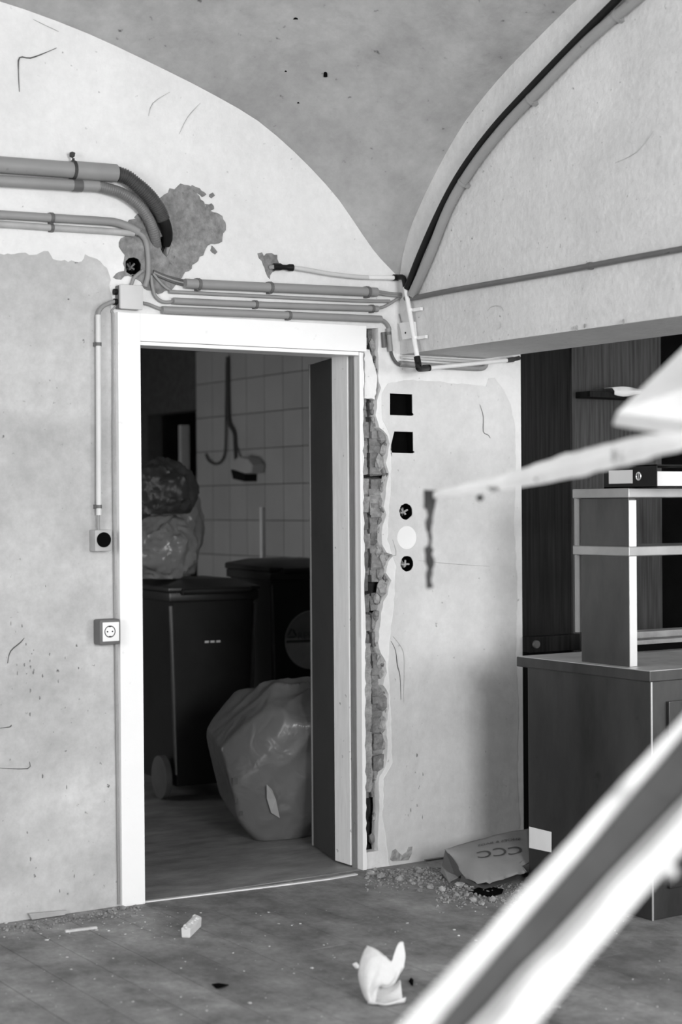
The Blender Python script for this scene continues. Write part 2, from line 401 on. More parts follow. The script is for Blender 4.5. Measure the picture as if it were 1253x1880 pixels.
# grey mortar around the pipe hole
mp_ = [(294, 363), (302, 356), (312, 348), (326, 342), (338, 337), (352, 344), (361, 355), (368, 366), (378, 377), (384, 384), (398, 391), (406, 398), (415, 414), (411, 430), (407, 443), (394, 449), (382, 452), (376, 463), (367, 473), (357, 482), (352, 494), (341, 502), (327, 513), (330, 520), (312, 532), (297, 541), (283, 539), (270, 533), (257, 517), (243, 506), (235, 506), (222, 513), (206, 507), (214, 502), (226, 497), (230, 478), (224, 460), (217, 444), (227, 433), (233, 410), (243, 400), (256, 400), (268, 392)]
mw = jag([(p.x, p.y) for p in wxz(mp_)], .012, .006, 9)
b = MB(); b.sheet(mw, [ch, ch_pipe], fx, -.0035, .002)
part('mortar_patch', b, 'mortar', wl, label='rough grey mortar patch around the pipe hole')
for i, poly in enumerate([[(352, 341), (366, 347), (378, 356), (371, 362), (358, 352), (348, 346)], [(384, 356), (390, 354), (394, 359), (388, 364), (383, 361)], [(377, 376), (389, 373), (393, 385), (385, 388)], [(388, 452), (398, 462), (394, 468), (386, 460)],
                          [(473, 466), (480, 464), (484, 470), (494, 464), (508, 468), (511, 482), (506, 496), (498, 500), (495, 512), (487, 498), (484, 486), (476, 474)], [(246, 399), (256, 392), (268, 398), (256, 408)]]):
    b = MB(); b.prism([(p.x, -.003, p.y) for p in jag([(q.x, q.y) for q in wxz(poly)], .01, .003, 20+i)], (0, .004, 0)); part('mortar_spot', b, 'mortar', wl)
# smoothed newer plaster field right of the doorway
so = [(701, 722), (712, 705), (742, 697), (790, 699), (840, 704), (893, 710), (897, 694), (908, 694), (925, 716), (938, 742), (945, 780), (948, 860), (944, 960), (950, 1080), (947, 1200), (953, 1300), (950, 1420), (955, 1520), (900, 1552), (780, 1585), (715, 1590), (703, 1500), (705, 1430), (720, 1400), (718, 1300), (713, 1210), (725, 1090), (728, 1040), (712, 990), (717, 900), (720, 840), (716, 800), (703, 770), (700, 745)]
sw = jag([(p.x, p.y) for p in wxz(so)], .02, .003, 13)
b = MB(); b.sheet(sw, [sq1, sq2, rh1, rh3], fx, -.0016, .001); part('smoothed_plaster', b, 'socket_plaster', wl)
b = MB(); b.prism([(p.x, -.0026, p.y) for p in wxz([(716, 1578), (720, 1562), (726, 1558), (733, 1566), (738, 1570), (746, 1564), (750, 1555), (757, 1554), (756, 1566), (750, 1579), (720, 1581)])], (0, .003, 0)); part('bare_patch', b, 'mortar_pale', wl)
# back boxes in the holes
for i, (q, dark) in enumerate(((sq1, 1), (sq2, 1), (rh1, 0), (rh3, 0), (ch, 0))):
    cx = sum(p.x for p in q)/len(q); cz = sum(p.y for p in q)/len(q)
    inner = [Vector((cx+(p.x-cx)*.975, cz+(p.y-cz)*.975)) for p in q]
    b = MB(); k = len(inner)
    v0 = [fx(p.x, p.y, .0005) for p in inner]; v1 = [fx(p.x, p.y, .043) for p in inner]
    b.add(v0+v1, [(j, (j+1) % k, (j+1) % k+k, j+k) for j in range(k)]+[tuple(range(k, 2*k))])
    o = obj('back_box', b, 'hole', wl, False, wl.location)
    if not dark:
        b = MB()
        for j in range(4):
            a = j*1.7+i; b.tube([(cx+.018*math.cos(a), .04, cz+.018*math.sin(a)), (cx+.004*math.cos(a*2), .018, cz-.004), (cx+.02*math.cos(a+1.4), .012, cz+.014*math.sin(a+1.4))], .004, 6)
        part('wire_end', b, 'boxmid' if i < 4 else 'boxgrey', wl, True)
b = MB(); cdi = D(746.8, 987); b.disc(cdi+Vector((0, .001, 0)), (0, -1, 0), .0455, .004, 40)
tag(obj('round_cover_plate', b, 'whiteplate', None, True), 'flat white round cover plate between two open round wall holes', 'cover plate')

# ---- bricks and mortar in the broken strip ----
rnd = random.Random(4)
z = .085; row = 0; bricks = []
while z < 2.08:
    h = rnd.uniform(.058, .07); pxz = z+h/2
    if 1.74 < pxz < 1.87 or .08 < pxz < .27: z += h+.012; row += 1; continue
    x0 = -.186+rnd.uniform(-.002, .004); x1 = x0+rnd.uniform(.038, .052)
    yf = rnd.uniform(.012, .026)
    b = MB(); b.box(x0, x1, yf, .075, z, z+h)
    bm = [v+Vector((rnd.uniform(-.003, .003), rnd.uniform(-.004, .004), rnd.uniform(-.004, .004))) for v in b.v]; b.v = bm
    bricks.append(part('brick', b, 'brick', wl, False, .003))
    if row % 2 == 0 or rnd.random() < .5:
        xx = max(x1+.008, -.124)+rnd.uniform(0, .01)
        b = MB(); b.box(xx, -.055, rnd.uniform(.02, .045), .075, z+rnd.uniform(-.015, .01), z+h)
        b.v = [v+Vector((rnd.uniform(-.004, .004), rnd.uniform(-.004, .004), rnd.uniform(-.006, .006))) for v in b.v]
        part('brick', b, 'brick', wl, False, .003)
    z += h+rnd.uniform(.006, .016); row += 1
for i, (px, py, r_) in enumerate([(700, 800, .030), (706, 825, .026), (696, 850, .028), (705, 862, .024), (704, 895, .022), (702, 925, .026), (700, 960, .018), (694, 1010, .024), (704, 1030, .028), (698, 1052, .026), (700, 1080, .03), (692, 1100, .022), (690, 1130, .02), (697, 1215, .022), (703, 1240, .026), (703, 1290, .034), (701, 1330, .03), (705, 1368, .022), (698, 1405, .026), (690, 1425, .02), (687, 690, .022), (690, 660, .018), (683, 635, .02), (688, 1500, .018), (683, 1540, .02)]):
    p = D(px, py, -.028); b = MB(); b.rock(p, r_, (.85, .8, 1.35), 100+i)
    part('mortar_lump', b, 'mortar_pale' if i % 3 else 'mortar', wl)
rl = random.Random(15)
for i in range(46):
    k = rl.randrange(2, len(strip_edge)-6); ex_, ey_ = strip_edge[k]
    p = D(ex_-rl.uniform(1, 9), ey_+rl.uniform(-9, 9), -rl.uniform(.014, .03)); b = MB(); b.rock(p, rl.uniform(.008, .017), (.8, .8, 1.3), 700+i)
    part('mortar_lump', b, 'mortar_pale' if i % 2 else 'brick', wl)
for i, poly in enumerate([[(671, 640), (680, 642), (688, 668), (693, 690), (694, 705), (690, 733), (671, 731)], [(673, 1570), (690, 1563), (696, 1568), (697, 1592), (676, 1594)], [(671, 1180), (684, 1182), (686, 1260), (688, 1440), (684, 1456), (672, 1455)]]):
    b = MB(); b.prism([(p.x, .004 if i != 2 else .014, p.y) for p in jag([(q.x, q.y) for q in wxz(poly)], .012, .003, 60+i)], (0, .03, 0)); part('plaster_remnant', b, 'plaster' if i < 2 else 'mortar_pale', wl)
# cracks
def crack(pts, wdt, m='crack', seed=0, plane='D'):
    r2 = random.Random(seed); f = D if plane == 'D' else RW
    P = [f(px+r2.uniform(-1, 1), py+r2.uniform(-1, 1), .0035) for px, py in pts]
    b = MB(); b.tube(spline(P, 3), lambda t: wdt*(.35+.65*math.sin(math.pi*min(.97, max(.05, t))))*(.8+.4*r2.random()), 5, True, 1)
    return b
for i, (pts, wd, m) in enumerate([
    ([(35, 168), (34, 130), (36, 106), (55, 107), (80, 98), (103, 88)], .0022, 'crack'), ([(62, 35), (85, 48), (108, 58)], .0013, 'cracklight'),
    ([(272, 212), (282, 190), (312, 168)], .0012, 'cracklight'), ([(330, 246), (345, 215), (368, 190)], .0011, 'cracklight'),
    ([(719, 1178), (727, 1195), (731, 1222), (734, 1240), (736, 1285)], .0016, 'crack'), ([(722, 1168), (738, 1190), (742, 1215), (742, 1290)], .001, 'cracklight'),
    ([(881, 742), (888, 765), (889, 792), (897, 798), (901, 804)], .0014, 'crack'), ([(770, 1030), (830, 1036), (900, 1040)], .0011, 'cracklight'), ([(722, 990), (728, 1019), (700, 1015)], .0012, 'cracklight'),
    ([(14, 1218), (20, 1195), (38, 1180), (44, 1172)], .002, 'crack'), ([(0, 1337), (18, 1335), (20, 1330)], .002, 'crack'), ([(0, 1410), (50, 1411), (54, 1398)], .0016, 'crack')]):
    part('crack', crack(pts, wd, m, i), m, wl)
marks = MB(); r3 = random.Random(8)
for i in range(46):
    px, py = [(r3.gauss(45, 28), r3.gauss(1215, 38)), (r3.uniform(0, 200), r3.uniform(1000, 1650)), (r3.uniform(720, 780), r3.uniform(1380, 1500))][0 if i < 20 else 1 if i < 38 else 2]
    if px < 0 or 168 < px < 225: continue
    p = D(px, py, .0022); marks.rock(p, r3.uniform(.002, .007), (.8, .12, 1.4), 300+i)
o = part('scuff_marks', marks, 'mortar', wl); o['kind'] = 'stuff'

# ---- right wall above the wide opening ----
rw_loop = [Vector((0.05, 2.0)), Vector((0.05, 3.9)), Vector((-7.3, 3.9)), Vector((-7.3, 0)), Vector((-4.4, 0)), Vector((-4.4, 2.0))]
b = MB(); b.sheet(rw_loop, [], fy, 0.0, .41)
wr = struct('wall_right', b, 'right_plaster', 'plastered lunette wall above the wide low opening', 'wall')
for i, (pts, wd) in enumerate([([(895, 570), (905, 563), (918, 562), (925, 572)], .0012), ([(916, 605), (920, 598), (918, 590)], .0011), ([(1130, 300), (1170, 280), (1200, 240)], .001)]):
    part('crack', crack(pts, wd, 'cracklight', 40+i, 'R'), 'cracklight', wr)
for i, (px, py) in enumerate([(1074, 598), (1146, 590), (1060, 602)]):
    p = RW(px, py, .001); b = MB(); b.rock(p, .014, (.15, 1.3, .8), 70+i); part('chipped_spot', b, 'mortar_pale', wr)

# ---- floor: laminate planks ----
fb = MB(); fb.box(-6.3, 4.6, -7.3, .01, -.06, -.007); fb.box(-2.4, 2.5, .01, 6.3, -.06, -.004)
fl = struct('floor', fb, 'floor_base', 'dusty laminate plank floor with open joints', 'floor')
PW = .158
plank_meshes = {}
rp = random.Random(21)
for k in range(-12, 24):
    x1 = -.511 + k*PW - .0012; x0 = x1-PW+.0024
    if x0 < -2.35 or x1 > 3.2: pass
    y = -0.985 + (0 if k == 0 else rp.uniform(-.6, .6))
    segs = []; yy = y
    while yy < .0: segs.append((yy, min(yy+1.2, 0.0))); yy += 1.2
    yy = y
    while yy > -2.9: segs.append((yy-1.2, yy)); yy -= 1.2
    for a, c in segs:
        if c-a < .02: continue
        b = MB(); b.box(x0, x1, a+.0006, c-.0006, -.007, rp.uniform(-.0004, .0004))
        part('plank', b, 'floor', fl, False, .0008)
b = MB(); b.box(-6.2, 4.5, -7.2, -4.1, -.007, -.0002); b.box(-6.2, -2.5, -4.1, 0, -.007, -.0002); part('far_planks', b, 'floor', fl)['kind'] = 'stuff'
b = MB(); b.box(-2.3, 2.4, .012, 6.2, -.004, 0.0); part('back_room_covering', b, 'floor_back', fl)
# metal strip of the threshold
th = [FL(262, 1657), FL(400, 1640), FL(500, 1628), FL(605, 1614.5), FL(655, 1606)]
b = MB()
for i in range(len(th)-1):
    p, q = th[i], th[i+1]; dr = (q-p).normalized(); nr = Vector((-dr.y, dr.x, 0))*.009
    b.add([p-nr, q-nr, q+nr, p+nr]+[v+Vector((0, 0, .005)) for v in (p-nr, q-nr, q+nr, p+nr)], [(0, 3, 2, 1), (4, 5, 6, 7), (0, 1, 5, 4), (1, 2, 6, 5), (2, 3, 7, 6), (3, 0, 4, 7)])
struct('trim_1', b, 'metal_trim', 'pale metal threshold strip across the doorway floor', 'threshold')

# ---- outer shell of both rooms (out of view, they carry the window light) ----
b = MB(); b.sheet(rect(-7.3, .05, 0, 4.2), [], fy, -6.3, -6.2)
struct('wall_side', b, 'plaster', 'plain plaster side wall of the room', 'wall')
b = MB(); b.sheet([Vector((-6.3, 0)), Vector((-6.3, 4.2)), Vector((4.6, 4.2)), Vector((4.6, 0))], [rect(-2.85, -1.35, 1.3, 2.8), rect(1.4, 3.4, .65, 2.45)], fx, -7.3, -7.2)
struct('wall_front', b, 'plaster', 'front wall with two shop windows', 'wall')
b = MB(); b.box(4.5, 4.6, -7.2, .2, 0, 2.8); struct('wall_far', b, 'plaster', 'far wall of the second room', 'wall')
b = MB(); b.box(.41, 4.6, -7.2, .2, 2.75, 2.85); struct('ceiling_second', b, 'plaster', 'flat ceiling of the second room', 'ceiling')
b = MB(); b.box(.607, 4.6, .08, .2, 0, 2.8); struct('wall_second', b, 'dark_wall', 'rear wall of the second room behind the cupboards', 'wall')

# ---- back room ----
XT = 1.35; YD = RW(362, 930, -XT).y
b = MB(); b.sheet([Vector((.19, 0)), Vector((.19, 2.6)), Vector((6.2, 2.6)), Vector((6.2, 0))], [rect(YD, YD+.72, 0.001, RW(360, 752, -XT).z)], fy, XT+.008, XT+.12)
wt = struct('wall_tiled', b, 'grout', 'tiled side wall of the dark back room', 'wall')
_za = RW(500, 1022, -XT).z; TS = (RW(500, 755, -XT).z-_za)/4; tz0 = _za-5*TS
base_me = None
for i in range(0, 14):
    for j in range(0, 13):
        y1 = YD-.004 - i*TS; y0 = y1-TS; z0 = tz0+j*TS; z1 = z0+TS
        if y0 < .8 or z0 < .1 or z1 > 2.55: continue
        if base_me is None:
            b = MB(); b.box(-.004, .008, -TS/2+.0022, TS/2-.0022, -TS/2+.0022, TS/2-.0022)
            t0 = obj('tile', b, 'tile', wt, False, Vector((0, 0, 0)), .0015); base_me = t0.data
            t0.location = Vector((XT, (y0+y1)/2, (z0+z1)/2)) - wt.location
        else:
            t = bpy.data.objects.new('tile', base_me); COL.objects.link(t); t.parent = wt
            t.location = Vector((XT, (y0+y1)/2, (z0+z1)/2)) - wt.location
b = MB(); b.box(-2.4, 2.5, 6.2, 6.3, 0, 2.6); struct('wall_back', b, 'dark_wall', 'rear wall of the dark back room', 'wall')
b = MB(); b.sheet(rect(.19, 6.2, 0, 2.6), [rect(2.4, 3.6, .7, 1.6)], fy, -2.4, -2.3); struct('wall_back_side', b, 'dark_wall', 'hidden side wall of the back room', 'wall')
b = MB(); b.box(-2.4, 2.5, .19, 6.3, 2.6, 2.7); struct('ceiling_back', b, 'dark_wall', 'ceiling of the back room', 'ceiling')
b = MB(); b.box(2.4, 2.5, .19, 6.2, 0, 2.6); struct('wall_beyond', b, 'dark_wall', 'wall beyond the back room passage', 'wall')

# ---- door frame ----
df = thing('door_1', 'white painted wooden door frame, its right casing broken off', 'door frame', (-.67, 0, 0)); df['kind'] = 'structure'
zt = 2.096
def quadprism(pts, y0, y1): return MB().prism([(p[0], y0, p[1]) for p in pts], (0, y1-y0, 0))
part('casing', quadprism([(-1.226, 0), (OX0+.003, 0), (OX0, zt+.0005), (-1.226, zt)], -.022, .03), 'frame', df, False, .002)
part('head_casing', quadprism([(OX0+.0003, zt+.0005), (OX0+.0003, OZ), (OX1, OZ+.004), (-.172, OZ+.004), (-.172, zt+.006)], -.022, .03), 'frame', df, False, .002)
part('casing_bead', quadprism([(OX0, OZ-.014), (OX1-.004, OZ-.011), (OX1-.004, OZ+.003), (OX0, OZ-.001)], -.012, .03), 'frame', df, False, .002)
e = jag([(-.178, 0.0), (-.180, .5), (-.176, 1.0), (-.181, 1.5), (-.176, 2.0)], .02, .0035, 31, False)
part('casing_remnant', quadprism([(-.195, 2.0), (-.195, 0.0)]+[(p.x, p.y) for p in e], -.006, .03), 'frame', df)
part('casing_bead', quadprism([(-.2, .9), (-.191, .9), (-.191, 2.0), (-.2, 2.0)], -.014, -.0065), 'frame', df, False, .001)
part('jamb_lining', MB().box(OX0-.025, OX0, .0305, .185, 0, 2.02), 'jamb', df)
part('jamb_edge', MB().box(OX1, OX1+.03, .0305, .066, 0, 2.0), 'frame_dark', df, label='dark edge of the right jamb')
b = MB(); b.box(OX1-.004, OX1+.03, .0705, .183, 0.006, 2.0); part('jamb_lining', b, 'jamb', df, False, .002)
part('head_lining', MB().box(OX0, OX1, .0305, .185, OZ-.004, 2.03), 'jamb', df)

# ---- narrow dark door panel behind the right jamb ----
p0, p1 = Vector((-.200, .196, 0)), Vector((-.114, .49, 0))
dl = thing('door_panel', 'narrow dark door panel with bright metal edge standing ajar behind the jamb', 'door', (p0.x, p0.y, 0))
dr = (p1-p0); dr.z = 0; L_ = dr.length; dr.normalize(); nr = Vector((-dr.y, dr.x, 0))
pc = p0+dr*L_/2 - nr*.018
b = MB(); b.obox(pc+Vector((0, 0, 1.0)), dr, nr, (0, 0, 1), L_/2-.004, .016, .992); part('leaf', b, 'leaf_panel', dl, False, .001)
b = MB(); b.obox(p1-dr*.002-nr*.016+Vector((0, 0, 1.0)), dr, nr, (0, 0, 1), .004, .0195, .994); part('edge_strip', b, 'pvc', dl)

# ================================================================== PIPES AND CONDUITS ON THE DOOR WALL
def conduit(name, label, pts, r, m='pvc', off=None, group=None, plane='D', clips=(), cat='conduit', sub=5, clipm='pvc_dark'):
    off = r+.006 if off is None else off
    f = D if plane == 'D' else RW
    P = [p if isinstance(p, Vector) else f(p[0], p[1], p[2] if len(p) > 2 else off) for p in pts]
    o = thing(name, label, cat, (sum((p.x for p in P))/len(P), sum((p.y for p in P))/len(P), min(p.z for p in P)-r), group)
    b = MB(); b.tube(P, r, 14, True, sub); part('pipe', b, m, o, True)
    for (px, py) in clips:
        q = f(px, py, off); b = MB()
        # nearest direction
        dr = (P[-1]-P[0]).normalized()
        best = min(range(len(P)-1), key=lambda i: ((P[i]+P[i+1])/2-q).length); dr = (P[best+1]-P[best]).normalized()
        ring = dr*.006
        b.tube([q-ring, q+ring], r*1.16, 14, True, 1)
        w_ = Vector((0, 1, 0)) if plane == 'D' else Vector((1, 0, 0))
        b.obox(q+w_*(off-.002)*.5, dr, w_, dr.cross(w_), .007, off*.5, r*1.25)
        part('clip', b, clipm, o, True)
    return o
# two thick pipes with corrugated hoses
t = thing('drain_pipe', 'thick grey pipe, topmost on the wall, ending in a black ribbed hose', 'pipe', D(100, 330, .03))
big = [D(-900, 236, .036), D(-60, 299, .036), D(0, 302.5, .036), D(125, 311.5, .036), D(214, 318, .036)]
b = MB(); b.tube(big, .0285, 18, True, 1); part('pipe', b, 'pvc', t, True)
b = MB(); b.tube([D(133, 312, .036), D(213, 318, .036)], .0315, 18, True, 1); part('sleeve', b, 'pvc', t, True)
hose = spline([D(212, 318, .036), D(232, 325, .04), D(252, 340, .044), D(270, 356, .044), D(284, 373, .04), D(294, 390, .032), D(299, 404, .026)], 48)
b = MB(); n_h = len(hose); b.tube(hose, lambda u: (.0250)*(1+.085*math.sin(u*2*math.pi*34)), 16, True, 1); part('ribbed_hose', b, 'flex', t, 'all', label='black corrugated hose')
b = MB(); b.tube([D(299, 403, .028), D(304, 415, .022), D(307, 430, .006), D(306, 448, -.02)], lambda u: .0225-.003*u, 16); part('hose_end', b, 'black', t, True)
b = MB()
for (px, py) in ((133, 284), (137, 322)):
    b.rock(D(px, py, .03), .012, (1, 1, 1.2), px)
b.tube([D(133, 292, .036), D(136.5, 292.5, .036)], .004, 6, True, 1)
b.tube([D(132, 312, .036), D(137, 312.4, .036)], .0335, 18, True, 1); part('clamp', b, 'rust', t, True)
t = thing('drain_pipe', 'thinner grey pipe just under the topmost one, ending in a grey ribbed hose', 'pipe', D(90, 350, .03))
b = MB(); b.tube([D(-900, 279, .03), D(-60, 329, .03), D(0, 332, .03), D(110, 338.5, .03), D(181, 342, .03)], .0198, 16, True, 1); part('pipe', b, 'pvc', t, True)
hose = spline([D(180, 342, .03), D(200, 347, .032), D(222, 354, .034), D(242, 366, .034), D(259, 381, .032), D(272, 400, .03), D(280, 418, .024), D(285, 440, .004), D(287, 455, -.02)], 20)
b = MB(); b.tube(hose, lambda u: .0196*(1+.035*math.sin(u*2*math.pi*46)), 14, True, 1); part('ribbed_hose', b, 'flex2', t, 'all')
b = MB(); b.tube([D(133, 340.2, .03), D(150, 341.2, .03)], .0215, 14, True, 1); b.obox(D(147, 330.5, .02), (1, 0, 0), (0, 1, 0), (0, 0, 1), .035, .018, .006); part('clamp', b, 'pvc_dark', t, True)
conduit('wall_conduit', 'grey conduit bending down to the loose cable left of the patch', [(-900, 338), (-60, 391), (0, 394), (110, 401), (190, 406), (215, 409), (238, 417), (254, 426)], .0148, 'pvc', clips=((95, 400),))
conduit('wall_conduit', 'pale conduit lowest of the pipes left of the mortar patch', [(-900, 351), (-60, 408), (0, 411.5), (110, 419), (205, 425), (246, 429)], .0115, 'boxmid', off=.016, clips=((95, 418),))
cbl = lambda name, label, pts, r, m='cable', plane='D', group=None: tag(obj(name, MB().tube([(D if plane == 'D' else RW)(p[0], p[1], p[2] if len(p) > 2 else r+.004) for p in pts], r, 10, True, 6), m, None, True), label, 'cable', group)
cbl('cable', 'thick grey cable dropping from the bent conduit to the junction box', [(250, 425, .022), (262, 433, .022), (269, 447), (272, 470), (272.5, 492), (271, 510), (266, 527)], .0095, 'cable')
cbl('cable', 'short grey cable curling from the round hole into the junction box', [(262, 497, .006), (254, 503), (246, 511), (241, 524)], .0065, 'cable')
# four conduits over the door
G = 'conduits above the doorway'
conduit('wall_conduit', 'thickest grey conduit, uppermost of those above the door frame', [(340, 520.5), (500, 528), (692, 536.5)], .0178, 'pvc', group=G, clips=((365, 522), (497, 528), (676, 536)))
conduit('wall_conduit', 'thinnest conduit, second from the top above the door frame', [(312, 535), (330, 536.5), (500, 545), (650, 552), (716, 553)], .0068, 'pvc', off=.012, group=G)
conduit('wall_conduit', 'middling grey conduit, third from the top above the door frame', [(318, 552.5), (500, 560.5), (694, 567)], .0125, 'pvc', off=.018, group=G, clips=((470, 559), (684, 566.7)))
conduit('wall_conduit', 'grey conduit lying directly on the top edge of the door frame', [(298, 569), (500, 577.5), (640, 583.5), (700, 586)], .0138, 'pvc', off=.022, group=G, clips=((531, 579),))
GC = 'loose cables beside the junction box'
for i, lab in enumerate(('upper', 'middle', 'lower')):
    cbl('cable', f'{lab} of three dark cables entering the thickest conduit', [(282, 497+i*3, .006), (300, 505+i*3), (320, 511+i*4), (342, 516+i*4.5)], .0042, 'cable_dark' if i != 1 else 'cable', group=GC)
cbl('cable', 'grey cable running from the mortar patch to the thinnest conduit', [(281, 502), (290, 513), (301, 525), (313, 533.5)], .005, 'cable', group=GC)
cbl('cable', 'looped grey cable entering the third conduit above the door', [(277, 506), (280, 526), (285, 543), (296, 553), (308, 555), (320, 553)], .0065, 'cable', group=GC)
cbl('cable', 'short cable from the junction box into the conduit on the frame', [(262, 556, .02), (274, 559), (288, 565), (300, 569)], .006, 'cable', group=GC)
# right ends of those conduits
for i, (a, c) in enumerate((((690, 534), (738, 540)), ((690, 538), (738, 544)))):
    cbl('cable', ('upper', 'lower')[i]+' thin cable leaving the thickest conduit toward the corner', [(*a, .02), ((a[0]+c[0])/2, (a[1]+c[1])/2+1, .016), (*c, .014)], .0055, 'cable')
cbl('cable', 'grey cable rising from the third conduit end into the corner', [(690, 567, .018), (706, 563), (722, 554), (737, 544)], .006, 'cable')
cbl('cable', 'grey cable bending down off the lowest conduit beside the broken bricks', [(696, 586, .02), (706, 590, .016), (713, 598), (716, 606)], .008, 'cable')
conduit('wall_conduit', 'short upright conduit stub beside the top of the broken bricks', [(713.5, 603), (717.5, 645)], .0105, 'pvc', off=.016, clips=((713.5, 612),), sub=1)
conduit('wall_conduit', 'tiny conduit remnant against the edge of the broken bricks', [(704, 610), (706, 638)], .0085, 'boxgrey', off=.012, sub=1)
cbl('cable', 'grey cable curving from the conduit stub to the pipe under the lintel', [(718, 643, .016), (720, 652), (725, 662), (732, 669), (738, 671)], .0062, 'cable_dark')
conduit('wall_conduit', 'grey conduit running under the lintel behind the white pipe', [(735, 667.5), (800, 672), (860, 675.5), (884, 676), (891, 672), (893, 666)], .0112, 'pvc', off=.014)
conduit('wall_conduit', 'thin pale conduit tucked into the corner of the lintel soffit', [(738, 656), (800, 660), (850, 663), (885, 665)], .0065, 'boxplastic', off=.012)
# vertical conduit to the switch
t = conduit('wall_conduit', 'slim pale upright conduit running down to the round switch', [(180.5, 578), (181, 700), (181.5, 946)], .0095, 'pvc_light', off=.022, sub=1, clips=((180.8, 632), (181.5, 930)))
cbl('cable', 'grey cable arching from the junction box to the upright conduit', [(213, 553, .02), (202, 556, .02), (190, 562, .021), (182.5, 571, .022), (180.6, 582, .022)], .0075, 'cable')
cbl('cable', 'short cable dropping from the upright conduit into the round switch', [(180.5, 940, .022), (180.5, 960, .022), (181, 977, .022)], .0058, 'cable')
cbl('cable', 'thin dark cable down the outer edge of the door frame', [(213, 562, .012), (205, 574, .006), (207, 600), (208, 900), (213, 1300), (218, 1660)], .0032, 'cable')

def wbox(name, label, cat, px0, px1, py0, py1, dep, m, bev=.006):
    a, c = D(px0, py0, dep), D(px1, py1, dep)
    o = thing(name, label, cat, ((a.x+c.x)/2, -dep/2, c.z))
    b = MB(); b.box(a.x, c.x, -dep, -.001, c.z, a.z); return o, b, a, c
t, b, a, c = wbox('junction_box', 'square pale junction box above the corner of the door frame', 'junction box', 222, 263, 522, 568, .05, 'boxplastic')
b2 = MB(); b2.box(a.x, c.x, -.034, -.001, c.z, a.z); part('body', b2, 'boxgrey', t, True, .005)
b2 = MB(); b2.box(a.x-.002, c.x+.002, -.05, -.0345, c.z-.002, a.z+.002); part('lid', b2, 'boxplastic', t, True, .007)
for zz in (.3, .72):
    q = Vector((a.x, -.018, c.z+(a.z-c.z)*zz)); b2 = MB(); b2.disc(q+Vector((.002, 0, 0)), (-1, 0, 0), .011, .014, 12); part('grommet', b2, 'black', t, True)
t, b, a, c = wbox('rotary_switch', 'surface switch box with a large black round face below the upright conduit', 'switch', 174.5, 206, 973, 1012, .05, 'boxmid')
part('body', b, 'boxmid', t, True, .005)
q = D(190.5, 991, .05); b = MB(); b.disc(q, (0, -1, 0), .0262, .004, 32); part('round_face', b, 'hole', t, True)
t, b, a, c = wbox('power_socket', 'grey surface power socket with white insert overlapping the door frame', 'socket', 183, 222, 1138, 1183, .055, 'boxgrey')
part('body', b, 'boxgrey', t, True, .008)
a2, c2 = D(188.5, 1143, .0565), D(219, 1176.5, .0565)
pl = part('plate', MB().box(a2.x, c2.x, -.0575, -.055, c2.z, a2.z), 'whiteplate', t, True, .001)
q = D(202, 1159.5, .0575); b = MB(); b.tube([q+Vector((.0195*math.cos(i*math.pi/16), -.0005, .0195*math.sin(i*math.pi/16))) for i in range(33)], .0018, 6, False, 1); part('socket_rim', b, 'boxgrey', pl, True)
for s_ in (-1, 1):
    b = MB(); b.disc(q+Vector((s_*.0095, .001, 0)), (0, -1, 0), .0028, .0022, 12); part('pin_hole', b, 'hole', pl)
    b = MB(); b.obox(q+Vector((0, -.0005, s_*.0175)), (1, 0, 0), (0, 1, 0), (0, 0, 1), .005, .001, .002); part('earth_clip', b, 'black', pl)

# ---- white water pipe with black fittings ----
t = thing('water_pipe', 'thin white plastic water pipe with black push fittings around the corner', 'pipe', D(735, 670, .03))
wp = .0088
b = MB(); b.tube([D(536, 491, .024), D(570, 496.5, .026), D(604, 502.5, .026), D(650, 508, .026), D(678, 509.5, .026)], wp, 12); part('pipe', b, 'boxplastic', t, True)
b = MB(); b.tube([D(676, 509.4, .026), D(727, 510, .03)], wp, 12, True, 1); part('pipe', b, 'whitepipe', t, True)
E0 = RW(741, 510, .03)
E1 = RW(768, 664, .03)
b = MB(); b.tube([D(503, 490, .02), D(515, 490, .022), D(519, 490.5, .022), D(527, 491, .023), D(531, 491.2, .023), D(538, 491.6, .024)], lambda u: .0135 if u < .35 or u > .65 else .0095, 12, True, 1); part('fitting', b, 'black', t, True)
b = MB(); b.tube([D(496, 491, .004), D(505, 490, .02)], .009, 10, True, 1); part('pipe', b, 'pvc', t, True)
b = MB(); b.tube([D(723, 509.5, .03), D(731, 509.7, .03)], .0125, 12, True, 1); part('fitting', b, 'black', t, True)
b = MB(); b.tube([D(730, 509.5, .03), E0, RW(745, 527, .03)], .0105, 12, True, 4); part('fitting', b, 'black', t, True)
b = MB(); b.tube([RW(744, 521, .03), E1], wp*1.08, 12, True, 1); part('pipe', b, 'whitepipe', t, True)
b = MB(); b.tube([RW(766, 655, .03), RW(769, 672, .03)], .0125, 12, True, 1); part('fitting', b, 'black', t, True)
Q0 = D(786, 676, .035)
b = MB(); b.tube([RW(768.5, 668, .03), RW(770, 677, .03), Q0], .0115, 12, True, 4); part('fitting', b, 'black', t, True)
b = MB(); b.tube([D(778, 676.3, .035), D(789, 675.3, .035)], .0135, 12, True, 1); part('fitting', b, 'black', t, True)
b = MB(); b.tube([Q0, D(936, 661, .03)], wp, 12, True, 1); part('pipe', b, 'whitepipe', t, True)
b = MB(); b.tube([D(931, 661.5, .03), D(943, 660, .03)], .0105, 12, True, 1); b.tube([D(943, 660, .03), D(954, 657, .03)], lambda u: .008+.004*abs(math.sin(u*6)), 12, True, 1); part('fitting', b, 'rust', t, True)
